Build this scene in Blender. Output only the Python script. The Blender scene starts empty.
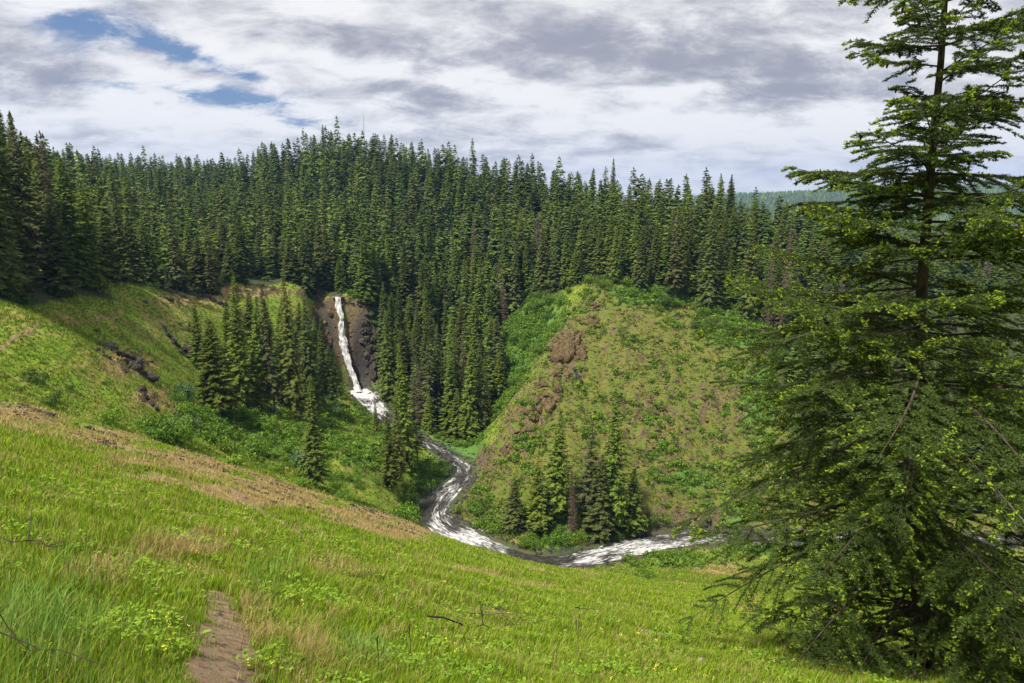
import bpy, math, random
import numpy as np
from mathutils import Vector
rng = np.random.default_rng(7)
random.seed(7)
S = bpy.context.scene
COL = S.collection
# ------------------------------------------------------------------ camera model
F_PX, PITCH = 683.0, math.radians(11.1)
CP, SP = math.cos(PITCH), math.sin(PITCH)
def W(px, py, Y):
    """world point on the sight line of a photo position at forward distance Y"""
    u = (px-512)/F_PX; v = (341.5-py)/F_PX
    k = Y/(CP+v*SP)
    return np.array([u*k, Y, (-SP+v*CP)*k])
def proj(x, y, z):
    d = y*CP - z*SP; up = y*SP + z*CP
    d = np.where(d < 0.05, 0.05, d)
    return 512+F_PX*x/d, 341.5-F_PX*up/d
# ------------------------------------------------------------------ noise
_P = np.random.default_rng(3).permutation(512)
_G = np.random.default_rng(4).uniform(0, 2*np.pi, 512)
def perlin(x, y, seed=0):
    x = np.asarray(x, float); y = np.asarray(y, float)
    xi = np.floor(x).astype(int); yi = np.floor(y).astype(int)
    xf = x-xi; yf = y-yi
    def g(ix, iy, dx, dy):
        h = _P[(_P[(ix+seed*37) & 511]+iy) & 511]; a = _G[h]
        return np.cos(a)*dx+np.sin(a)*dy
    u = xf*xf*xf*(xf*(xf*6-15)+10); w = yf*yf*yf*(yf*(yf*6-15)+10)
    a = g(xi, yi, xf, yf); b = g(xi+1, yi, xf-1, yf)
    c = g(xi, yi+1, xf, yf-1); d = g(xi+1, yi+1, xf-1, yf-1)
    return (a+(b-a)*u)*(1-w)+(c+(d-c)*u)*w
def fbm(x, y, oct=4, seed=0, gain=.5):
    s = 0; a = 1; f = 1
    for k in range(oct):
        s = s+a*perlin(x*f, y*f, seed+k*5); a *= gain; f *= 2.03
    return s
def sm(a, b, x):
    t = np.clip((x-a)/(b-a), 0, 1); return t*t*(3-2*t)
# ------------------------------------------------------------------ terrain control points
CPT = []
def add(px, py, Y): CPT.append(W(px, py, Y))
for px, s, lip in ((-250, .16, 50), (0, .25, 52), (100, .305, 57), (200, .346, 60), (300, .405, 62), (400, .455, 64), (500, .519, 60), (600, .545, 62), (740, .590, 90), (900, .625, 90), (1024, .64, 90), (1250, .68, 80)):
    for Y in (1.2, 4, 11, 25, 42, lip):
        z = -1.72-s*Y
        k = CP*Y - z*SP
        CPT.append(np.array([(px-512)/F_PX*k, Y, z]))
for p in ((0, -1, -1.55), (0, -20, 6), (-30, -20, 14), (30, -20, 0), (-60, -60, 40), (60, -60, 10), (-80, 0, 22), (80, 0, -24), (-200, -100, 60), (200, -100, -20), (-400, 0, 70), (400, 0, -60)):
    CPT.append(np.array(p, float))
# beyond the brow of the near slope
for px, py, Y in ((0, 412, 66), (0, 392, 90), (100, 436, 72), (100, 424, 98), (200, 476, 78), (200, 448, 125), (300, 505, 84), (300, 484, 132),
                  (400, 548, 84), (400, 514, 172), (500, 590, 84), (500, 585, 125), (500, 572, 155), (600, 584, 90), (600, 583, 130), (600, 574, 160),
                  (700, 566, 168), (740, 578, 135), (680, 574, 150), (900, 590, 150), (1050, 590, 150),
                  # meadow across the draw
                  (0, 345, 108), (0, 300, 128), (80, 345, 122), (80, 300, 166), (130, 365, 142), (150, 400, 126), (150, 300, 195), (150, 285, 215),
                  (200, 330, 205), (200, 290, 262), (235, 284, 278), (175, 385, 165), (230, 430, 168), (215, 380, 195), (255, 400, 205), (280, 340, 262), (275, 292, 296),
                  (250, 460, 150), (315, 486, 150), (290, 430, 185), (350, 455, 185), (340, 425, 225), (380, 470, 192), (385, 440, 218), (330, 400, 262), (360, 415, 258), (300, 350, 275), (310, 310, 300), (305, 292, 308), (325, 297, 318),
                  # knob
                  (600, 283, 285), (650, 297, 280), (700, 312, 276), (760, 330, 268), (600, 320, 266), (600, 350, 250), (600, 380, 238), (600, 420, 222), (600, 450, 211), (600, 480, 201), (600, 510, 193), (600, 537, 188),
                  (575, 320, 266), (555, 350, 251), (535, 380, 240), (512, 410, 231), (490, 448, 222), (472, 478, 213), (520, 450, 214), (520, 500, 196), (540, 535, 184),
                  (660, 330, 263), (660, 360, 249), (660, 420, 228), (660, 460, 213), (660, 500, 202), (660, 528, 193),
                  (720, 350, 257), (720, 400, 240), (720, 450, 223), (720, 500, 206), (720, 526, 196), (800, 370, 262), (800, 450, 228), (800, 525, 202), (900, 390, 262), (900, 500, 215), (1030, 400, 262), (1030, 500, 218), (1200, 420, 262), (1200, 520, 222),
                  # behind the knob's left edge
                  (560, 296, 310), (545, 330, 300), (520, 330, 318), (520, 370, 290), (500, 400, 272), (485, 425, 255), (470, 446, 240), (540, 290, 345), (500, 330, 330), (480, 360, 310),
                  # forest floor
                  (335, 293, 328), (370, 297, 324), (400, 400, 300), (400, 350, 325), (430, 430, 262), (450, 390, 290), (450, 330, 345), (400, 300, 350), (450, 280, 390), (350, 260, 385), (450, 230, 440), (550, 262, 380), (550, 232, 425), (620, 262, 335), (650, 250, 350), (720, 285, 300),
                  (350, 215, 470), (450, 200, 490), (250, 225, 480), (250, 268, 370), (170, 272, 320), (150, 225, 500), (60, 270, 220), (60, 240, 330), (60, 210, 470), (0, 262, 175), (0, 225, 250), (0, 195, 400), (-150, 260, 170), (-150, 190, 300), (-150, 150, 450), (-300, 260, 120), (-400, 150, 300),
                  (0, 176, 560), (100, 181, 650), (200, 186, 620), (325, 166, 560), (400, 173, 540), (450, 181, 520), (500, 190, 490), (550, 201, 460), (600, 212, 430), (650, 226, 400), (700, 240, 360), (750, 248, 340), (850, 262, 330), (1024, 270, 330), (1200, 280, 330),
                  (0, 200, 720), (200, 208, 760), (325, 196, 690), (450, 208, 660), (550, 220, 600), (650, 244, 520), (750, 262, 470), (850, 270, 450), (1024, 275, 450), (1200, 290, 450),
                  (0, 205, 1100), (300, 212, 1100), (600, 225, 1000), (900, 235, 1100), (1300, 235, 1100)):
    add(px, py, Y)
FALL = [(338.5, 297, 319, 8), (339.5, 306, 317, 9), (342, 318, 315, 7), (341.5, 330, 313.5, 10), (344, 345, 312, 12), (348, 360, 310, 11), (353, 374, 308, 9.5), (357.5, 386, 306, 8.5), (360, 392, 303.5, 15)]
for px, py, Y, w in FALL: add(px, py, Y+1.6)
for px, py, Y in ((362, 300, 321), (368, 330, 317), (372, 360, 313), (378, 388, 309), (392, 398, 304), (322, 305, 318), (324, 340, 312), (330, 375, 306), (338, 392, 300)): add(px, py, Y)
# stream centre line: photo column, photo row, level
STR = []
for px, py, z in ((360, 392, -83.5), (370, 401, -84.2), (380, 413, -85), (402, 430, -86), (430, 446, -87), (452, 459, -87.8), (465, 470, -88.4), (455, 486, -89.2), (438, 502, -90), (432, 518, -91), (452, 533, -92), (478, 546, -93), (505, 557, -94), (535, 563, -95),
                  (570, 562, -96), (600, 556, -96.8), (640, 546, -97.6), (680, 540, -98.3), (720, 538, -99), (790, 538, -100), (900, 540, -102), (1100, 545, -106), (1400, 560, -112)):
    a = W(px, py, 1.0); Y = z/a[2]; STR.append(np.array([a[0]*Y, Y, z]))
STR = np.array(STR)
def resample(P, step):
    # Catmull-Rom through the points
    out = []
    Q = np.vstack([2*P[0]-P[1], P, 2*P[-1]-P[-2]])
    for i in range(1, len(Q)-2):
        n = max(2, int(np.linalg.norm(Q[i+1]-Q[i])/step))
        for t in np.linspace(0, 1, n, endpoint=False):
            a, b, c, d = Q[i-1:i+3]
            out.append(.5*((2*b)+(c-a)*t+(2*a-5*b+4*c-d)*t*t+(3*b-a-3*c+d)*t**3))
    out.append(P[-1]); return np.array(out)
STR0 = STR.copy(); STR = resample(STR, 3.0)
for p in STR[::5]: CPT.append(p+np.array([0, 0, .3]))
CPT = np.array(CPT)
_c2 = 1.2
def _fit():
    P = CPT[:, :2]; n = len(P)
    D = np.sqrt(((P[:, None]-P[None])**2).sum(-1)+_c2)
    # a little regularisation, growing with distance
    A = np.zeros((n+3, n+3)); A[:n, :n] = -D+np.diag(.02+.0016*np.hypot(P[:, 0], P[:, 1]))
    A[:n, n] = 1; A[:n, n+1:] = P; A[n, :n] = 1; A[n+1:, :n] = P.T
    b = np.concatenate([CPT[:, 2], [0, 0, 0]])
    return np.linalg.solve(A, b)
_w = _fit()
def H0(x, y):
    x = np.atleast_1d(np.asarray(x, float)); y = np.atleast_1d(np.asarray(y, float))
    sh = x.shape; x = x.ravel(); y = y.ravel(); out = np.empty_like(x)
    n = len(CPT)
    for i in range(0, len(x), 20000):
        X = x[i:i+20000, None]; Yy = y[i:i+20000, None]
        D = np.sqrt((X-CPT[None, :, 0])**2+(Yy-CPT[None, :, 1])**2+_c2)
        out[i:i+20000] = -D@_w[:n]+_w[n]+_w[n+1]*X[:, 0]+_w[n+2]*Yy[:, 0]
    return out.reshape(sh)
WK = np.array([5.5, 5.6, 4.6, 3.2, 2.6, 2.8, 3.2, 4.3, 5.8, 6.6, 6.4, 6.0, 5.2, 4.4, 4.6, 5.4, 5.8, 5.2, 4.0, 3.2, 3.0, 3.0, 3.0])
def creek_w(x, y):
    K = STR0; d = ((x[..., None]-K[:, 0])**2+(y[..., None]-K[:, 1])**2)+4
    q = d**-1.5; return (q*WK).sum(-1)/q.sum(-1)
def stream_dist(x, y):
    sh = x.shape; x = x.ravel(); y = y.ravel()
    d = np.full(len(x), 1e3); zz = np.zeros(len(x))
    m = np.where((y > 150) & (y < 330) & (x > -100) & (x < 320))[0]
    A = STR[:-1]; B = STR[1:]; AB = B-A; L2 = (AB[:, :2]**2).sum(1)
    for i in range(0, len(m), 20000):
        k = m[i:i+20000]
        px = x[k, None]-A[None, :, 0]; py = y[k, None]-A[None, :, 1]
        t = np.clip((px*AB[None, :, 0]+py*AB[None, :, 1])/L2[None], 0, 1)
        dd = np.hypot(px-t*AB[None, :, 0], py-t*AB[None, :, 1])
        j = dd.argmin(1); r = np.arange(len(k))
        d[k] = dd[r, j]; zz[k] = A[j, 2]+AB[j, 2]*t[r, j]
    return d.reshape(sh), zz.reshape(sh)
# raggedness: (photo column, row, radius columns, radius rows, near, far, amount)
def blob(px, py, y, items):
    m = np.zeros_like(px)
    for cx, cy, rx, ry, y0, y1, a in items:
        q = ((px-cx)/rx)**2+((py-cy)/ry)**2
        m = np.maximum(m, a*np.exp(-q*1.1)*((y > y0) & (y < y1)))
    return m
ROCKB = [(333, 350, 9, 46, 285, 318, 1.2), (345, 300, 22, 7, 312, 335, 1.1), (125, 362, 26, 12, 130, 190, .9), (145, 393, 16, 9, 110, 170, .8), (185, 300, 30, 8, 190, 280, .7), (260, 292, 60, 6, 250, 320, .9), (195, 350, 14, 12, 160, 240, .6),
         (362, 350, 16, 48, 300, 325, 1.3), (322, 345, 12, 48, 295, 325, 1.2), (560, 350, 24, 45, 230, 275, .85), (525, 420, 30, 30, 200, 245, .6), (490, 470, 20, 24, 200, 235, .6), (700, 525, 40, 10, 180, 215, .9), (600, 530, 60, 10, 180, 200, .6),
         (640, 425, 60, 40, 200, 260, .45), (620, 330, 45, 40, 240, 285, .5), (720, 400, 50, 30, 220, 270, .35), (590, 470, 40, 40, 195, 240, .4)]
DRYB = [(10, 414, 70, 16, 12, 80, .85), (100, 438, 70, 15, 12, 80, .8), (190, 464, 70, 17, 12, 80, .9), (280, 490, 70, 22, 15, 80, 1.05), (360, 514, 55, 16, 15, 80, 1.), (410, 528, 40, 10, 20, 80, .9), (150, 480, 45, 10, 8, 40, .55),
        (180, 550, 60, 12, 3, 20, .55), (120, 590, 60, 22, 3, 15, .5), (245, 615, 30, 60, 2, 12, .65), (350, 570, 70, 9, 5, 40, .4), (480, 572, 120, 7, 15, 80, .5), (680, 560, 70, 12, 90, 180, .4), (715, 568, 30, 8, 90, 190, .95), (740, 575, 20, 8, 60, 190, .8),
        (400, 640, 50, 20, 2, 14, .45), (310, 650, 40, 25, 2, 10, .3), (600, 650, 60, 12, 2, 10, .3),
        (170, 325, 75, 34, 125, 290, .5), (60, 330, 70, 20, 90, 160, .3), (185, 300, 45, 12, 190, 290, .8), (125, 365, 45, 20, 120, 200, .8), (155, 398, 30, 14, 110, 180, .9), (25, 335, 40, 10, 90, 150, .5), (70, 318, 60, 6, 100, 170, .5), (240, 292, 80, 10, 240, 320, .8), (200, 340, 25, 25, 160, 260, .5), (25, 300, 90, 5, 100, 200, .4)]
KNOB = lambda px, py, y: sm(176, 186, y)*sm(462, 478, px+(py-478)*.62)*(1-sm(290, 310, y))*sm(272, 286, py)*(1-sm(545, 556, py))
def H(x, y):
    x = np.atleast_1d(np.asarray(x, float)); y = np.atleast_1d(np.asarray(y, float))
    z = H0(x, y)
    r = np.hypot(x, y)
    px, py = proj(x, y, z)
    ff = sm(60, 130, r)
    z = z + .10*fbm(x/2.3, y/2.3, 4, 1)*sm(2, 10, r)*(1-ff)+.5*fbm(x/14, y/14, 3, 2)*(1-ff)*sm(10, 30, r)*.7
    z = z + ff*1.3*fbm(x/13, y/13, 5, 3)*sm(0, 1, .2+ff)
    rk = blob(px, py, y, ROCKB)+.35*KNOB(px, py, y)
    rid = (1-np.abs(fbm(x/6, y/6, 4, 9))*2.2)
    z = z + np.clip(rk, 0, 1.2)*ff*(1.8*rid-.9)
    led = (z/2.6+.6*fbm(x/9, y/9, 2, 12)); fr = led-np.floor(led)
    z = z + np.clip(rk*1.2, 0, 1)*ff*2.6*(sm(.3, .7, fr)-fr)*.55
    d, zs = stream_dist(x, y)
    w = np.full(x.shape, 4.6); near = d < 60
    if near.any(): w[near] = creek_w(x[near], y[near])*.8
    w = w+1.1*perlin(x/7, y/7, 21)
    t = sm(0, 1, (d-w)/7.0)
    bed = zs-.7+1.3*sm(w*.75, w*1.15, d)+.25*fbm(x/1.6, y/1.6, 2, 8)
    z = np.where(d < 60, bed*(1-t)+z*t, z)
    return z
def Hs(x, y): return float(H(np.array([x]), np.array([y]))[0])
def hit(px, py, y0=1.5, y1=700, n=900):
    """where the sight line of a photo position meets the ground, searched between two distances"""
    Y = np.geomspace(y0, y1, n); a = W(px, py, 1.0)
    x = a[0]*Y; z = a[2]*Y; h = H(x, Y)
    k = np.where(z < h)[0]
    i = k[0] if len(k) else n-1
    return np.array([x[i], Y[i], h[i]])
# ------------------------------------------------------------------ mesh helpers
def mesh(name, V, Fc, mats=(), smooth=False, attrs=None, midx=None):
    V = np.asarray(V, np.float32); Fc = np.asarray(Fc, np.int32); k = Fc.shape[1]
    me = bpy.data.meshes.new(name)
    me.vertices.add(len(V)); me.vertices.foreach_set('co', V.ravel())
    me.loops.add(Fc.size); me.loops.foreach_set('vertex_index', Fc.ravel())
    me.polygons.add(len(Fc)); me.polygons.foreach_set('loop_start', np.arange(len(Fc), dtype=np.int32)*k)
    me.polygons.foreach_set('loop_total', np.full(len(Fc), k, np.int32))
    if smooth: me.polygons.foreach_set('use_smooth', np.ones(len(Fc), bool))
    for m in mats: me.materials.append(m)
    if midx is not None: me.polygons.foreach_set('material_index', np.asarray(midx, np.int32))
    for an, av in (attrs or {}).items():
        av = np.asarray(av, np.float32)
        if av.ndim == 1:
            at = me.attributes.new(an, 'FLOAT', 'POINT'); at.data.foreach_set('value', av)
        else:
            at = me.attributes.new(an, 'FLOAT_COLOR', 'POINT'); at.data.foreach_set('color', av.ravel())
    me.update(calc_edges=True)
    return me
def link(name, me, parent=None, loc=(0, 0, 0), label=None, cat=None, group=None, kind=None, rz=0, sc=1):
    o = bpy.data.objects.new(name, me); COL.objects.link(o)
    o.location = loc; o.rotation_euler = (0, 0, rz); o.scale = (sc, sc, sc) if np.isscalar(sc) else sc
    if parent: o.parent = parent
    if label: o['label'] = label
    if cat: o['category'] = cat
    if group: o['group'] = group
    if kind: o['kind'] = kind
    return o
def tube(P, R, n=7):
    """closed-ended tube along points P with radii R -> V, quads"""
    P = np.asarray(P, float); m = len(P)
    T = np.gradient(P, axis=0); T /= np.linalg.norm(T, axis=1)[:, None]+1e-9
    ref = np.array([0, 0, 1.]) if abs(T[0, 2]) < .8 else np.array([1., 0, 0])
    V = []
    for i in range(m):
        a = np.cross(T[i], ref); a /= np.linalg.norm(a)+1e-9; b = np.cross(T[i], a)
        for k in range(n):
            t = 2*np.pi*k/n; V.append(P[i]+R[i]*(math.cos(t)*a+math.sin(t)*b))
    Q = [[i*n+k, i*n+(k+1) % n, (i+1)*n+(k+1) % n, (i+1)*n+k] for i in range(m-1) for k in range(n)]
    return np.array(V), np.array(Q)
def join(parts):
    V = []; Fc = []; o = 0
    for v, f in parts:
        V.append(v); Fc.append(np.asarray(f)+o); o += len(v)
    return np.vstack(V), np.vstack(Fc)
# ------------------------------------------------------------------ materials
class NT:
    def __init__(s, tree): s.t = tree; s.n = tree.nodes; s.l = tree.links
    def add(s, t, **kw):
        n = s.n.new(t)
        for k, v in kw.items(): setattr(n, k, v)
        return n
    def put(s, sock, v):
        if hasattr(v, 'is_linked') or isinstance(v, bpy.types.NodeSocket): s.l.new(v, sock)
        else: sock.default_value = v
    def math(s, op, a, b=0., c=0., clamp=False):
        n = s.add('ShaderNodeMath', operation=op, use_clamp=clamp)
        s.put(n.inputs[0], a); s.put(n.inputs[1], b); s.put(n.inputs[2], c); return n.outputs[0]
    def vmath(s, op, a, b=(0, 0, 0)):
        n = s.add('ShaderNodeVectorMath', operation=op); s.put(n.inputs[0], a)
        if op == 'SCALE': s.put(n.inputs[3], b)
        else: s.put(n.inputs[1], b)
        return n.outputs[0]
    def mix(s, f, a, b, blend='MIX'):
        n = s.add('ShaderNodeMix', data_type='RGBA', blend_type=blend)
        s.put(n.inputs[0], f); s.put(n.inputs[6], a if not isinstance(a, tuple) else (*a, 1)[:4]); s.put(n.inputs[7], b if not isinstance(b, tuple) else (*b, 1)[:4]); return n.outputs[2]
    def noise(s, vec, scale, detail=4, rough=.55, dist=0., out=0):
        n = s.add('ShaderNodeTexNoise'); s.put(n.inputs['Vector'], vec); n.inputs['Scale'].default_value = scale
        n.inputs['Detail'].default_value = detail; n.inputs['Roughness'].default_value = rough; n.inputs['Distortion'].default_value = dist; return n.outputs[out]
    def ramp(s, f, lo, hi, a=0., b=1.):
        n = s.add('ShaderNodeMapRange', interpolation_type='SMOOTHSTEP'); s.put(n.inputs[0], f)
        for i, v in ((1, lo), (2, hi), (3, a), (4, b)): s.put(n.inputs[i], v)
        return n.outputs[0]
    def map(s, vec, scale=(1, 1, 1), rot=(0, 0, 0), loc=(0, 0, 0)):
        n = s.add('ShaderNodeMapping'); s.put(n.inputs[0], vec); n.inputs[1].default_value = loc; n.inputs[2].default_value = rot; n.inputs[3].default_value = scale; return n.outputs[0]
def newmat(name):
    m = bpy.data.materials.new(name); m.use_nodes = True; t = NT(m.node_tree); t.n.clear()
    out = t.add('ShaderNodeOutputMaterial'); return m, t, out
def foliage(name, dark, light, rnd=.35, trans=.25, scale=1.2, rough=.65, warm=(.12, .10, .03), warmf=.25, spec=.08):
    m, t, out = newmat(name)
    geo = t.add('ShaderNodeNewGeometry'); oi = t.add('ShaderNodeObjectInfo'); at = t.add('ShaderNodeAttribute', attribute_name='tint')
    r1 = t.math('FRACT', t.math('ADD', oi.outputs['Random'], at.outputs['Fac']))
    isl = geo.outputs['Random Per Island']
    nz = t.noise(geo.outputs['Position'], scale, 2)
    f = t.math('ADD', t.math('MULTIPLY', nz, .55), t.math('MULTIPLY', isl, .5))
    f = t.ramp(f, .2, .85)
    col = t.mix(f, dark, light)
    col = t.mix(t.math('MULTIPLY', t.ramp(r1, .55, 1.), warmf), col, warm)
    r2 = t.math('FRACT', t.math('MULTIPLY', r1, 7.31))
    hsv = t.add('ShaderNodeHueSaturation'); t.l.new(col, hsv.inputs['Color'])
    t.put(hsv.inputs['Value'], t.math('ADD', 1-rnd/2, t.math('MULTIPLY', r2, rnd)))
    t.put(hsv.inputs['Hue'], t.math('ADD', .5-.02, t.math('MULTIPLY', r1, .035)))
    bs = t.add('ShaderNodeBsdfPrincipled'); t.l.new(hsv.outputs[0], bs.inputs['Base Color']); bs.inputs['Roughness'].default_value = rough
    bs.inputs['Specular IOR Level'].default_value = spec
    tr = t.add('ShaderNodeBsdfTranslucent'); t.l.new(hsv.outputs[0], tr.inputs['Color'])
    mx = t.add('ShaderNodeMixShader'); mx.inputs[0].default_value = trans
    t.l.new(bs.outputs[0], mx.inputs[1]); t.l.new(tr.outputs[0], mx.inputs[2]); t.l.new(mx.outputs[0], out.inputs[0])
    return m
def rough_mat(name, cols, scale=3., rough=.9, bump=.3, stretch=(1, 1, 1), bscale=None, coords='Object'):
    m, t, out = newmat(name)
    tc = t.add('ShaderNodeTexCoord'); v = t.map(tc.outputs[coords], stretch)
    n1 = t.noise(v, scale, 8, .65); n2 = t.noise(v, scale*4.3, 5, .6)
    c = t.mix(t.ramp(n1, .38, .62), cols[0], cols[1])
    if len(cols) > 2: c = t.mix(t.ramp(n2, .52, .66), c, cols[2])
    bs = t.add('ShaderNodeBsdfPrincipled'); t.l.new(c, bs.inputs['Base Color']); bs.inputs['Roughness'].default_value = rough; bs.inputs['Specular IOR Level'].default_value = .25
    b = t.add('ShaderNodeBump'); b.inputs['Strength'].default_value = bump; b.inputs['Distance'].default_value = .5/scale
    t.l.new(t.noise(v, bscale or scale*3, 8, .7), b.inputs['Height']); t.l.new(b.outputs[0], bs.inputs['Normal'])
    t.l.new(bs.outputs[0], out.inputs[0]); return m
M = {}
M['conifer'] = foliage('conifer needles', (.044, .078, .011), (.150, .205, .028), .8, .25, .25, warm=(.12, .10, .03), warmf=.55)
M['farconifer'] = foliage('far conifer needles', (.042, .078, .014), (.120, .172, .028), .8, .22, .15, warm=(.11, .09, .03), warmf=.6)
M['yellowconifer'] = foliage('yellow green needles', (.050, .075, .018), (.14, .17, .045), .25, .25, .3, warmf=.3)
M['olive'] = foliage('thin olive needles', (.045, .06, .024), (.12, .125, .05), .25, .2, .3, warmf=.5)
M['dead'] = foliage('dead brown twigs', (.075, .055, .036), (.15, .115, .075), .3, .0, .4, warmf=0)
M['fir'] = foliage('fir needles', (.032, .062, .010), (.12, .17, .028), .2, .25, 1.2, warm=(.10, .11, .03), warmf=.2, rough=.5, spec=.2)
M['newgrowth'] = foliage('fresh fir shoots', (.24, .36, .03), (.46, .56, .06), .2, .4, 3., warmf=0)
M['shrub'] = foliage('shrub leaves', (.06, .125, .014), (.175, .29, .030), .35, .3, .6, warmf=.2, warm=(.12, .16, .03))
M['darkshrub'] = foliage('dark shrub leaves', (.040, .08, .015), (.105, .175, .030), .3, .3, .6, warmf=.2)
M['greyshrub'] = foliage('grey green shrub leaves', (.06, .11, .05), (.14, .22, .10), .25, .3, .6, warmf=.1)
M['moss'] = foliage('low ledge plants', (.075, .12, .02), (.17, .26, .045), .35, .3, .5, warmf=.4, warm=(.22, .17, .05))
M['grass'] = foliage('green grass', (.09, .165, .009), (.335, .435, .027), .35, .4, 1.6, warmf=.0)
M['bluegrass'] = foliage('blue green grass', (.11, .20, .03), (.24, .36, .07), .2, .35, .9, warmf=0)
M['drygrass'] = foliage('dry grass', (.26, .19, .065), (.50, .40, .17), .2, .35, .9, warmf=0)
M['bark'] = rough_mat('bark', ((.045, .035, .026), (.10, .08, .06), (.03, .024, .02)), 6, .95, .8, (1, 1, .25))
M['greybark'] = rough_mat('grey dead wood', ((.12, .10, .085), (.22, .19, .16), (.07, .06, .05)), 8, .9, .6, (1, 1, .3))
M['twig'] = rough_mat('dark twig', ((.035, .026, .022), (.07, .055, .045)), 12, .8, .4)
M['basalt'] = rough_mat('dark basalt', ((.032, .028, .025), (.085, .07, .055), (.12, .095, .055)), .8, .95, 1., (1, 1, 1.8))
M['brownrock'] = rough_mat('brown rock', ((.10, .072, .036), (.21, .145, .062), (.05, .038, .025)), .7, .95, 1., (1, 1, 2.2))
M['stone'] = rough_mat('pale stone', ((.28, .25, .21), (.42, .38, .32), (.15, .13, .10)), 9, .9, .6)
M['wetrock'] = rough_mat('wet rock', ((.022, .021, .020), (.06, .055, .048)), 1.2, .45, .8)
M['cone'] = rough_mat('fir cone', ((.035, .020, .014), (.06, .036, .024)), 40, .8, .8)
M['steel'] = rough_mat('mast metal', ((.25, .25, .26), (.32, .32, .33)), 2, .5, .1)
M['weed'] = foliage('weed leaves', (.12, .20, .015), (.26, .36, .035), .3, .35, .9, warmf=0)
M['petal'] = foliage('yellow petals', (.75, .62, .04), (.85, .75, .10), .1, .2, 1, warmf=0)
M['white'] = foliage('white petals', (.7, .7, .65), (.8, .8, .8), .1, .2, 1, warmf=0)
def dirt_mat():
    m, t, out = newmat('trodden dirt')
    g = t.add('ShaderNodeNewGeometry').outputs['Position']
    n1 = t.noise(g, 1.6, 8, .65); n2 = t.noise(g, 9, 8, .7)
    c = t.mix(t.ramp(n1, .35, .65), (.17, .11, .055), (.28, .195, .105)); c = t.mix(t.ramp(n2, .50, .62), c, (.085, .055, .03))
    bs = t.add('ShaderNodeBsdfPrincipled'); t.l.new(c, bs.inputs[0]); bs.inputs['Roughness'].default_value = .95
    b = t.add('ShaderNodeBump'); b.inputs['Strength'].default_value = .9; b.inputs['Distance'].default_value = .06
    t.l.new(n2, b.inputs['Height']); t.l.new(b.outputs[0], bs.inputs['Normal']); t.l.new(bs.outputs[0], out.inputs[0]); return m
M['dirt'] = dirt_mat()
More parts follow.
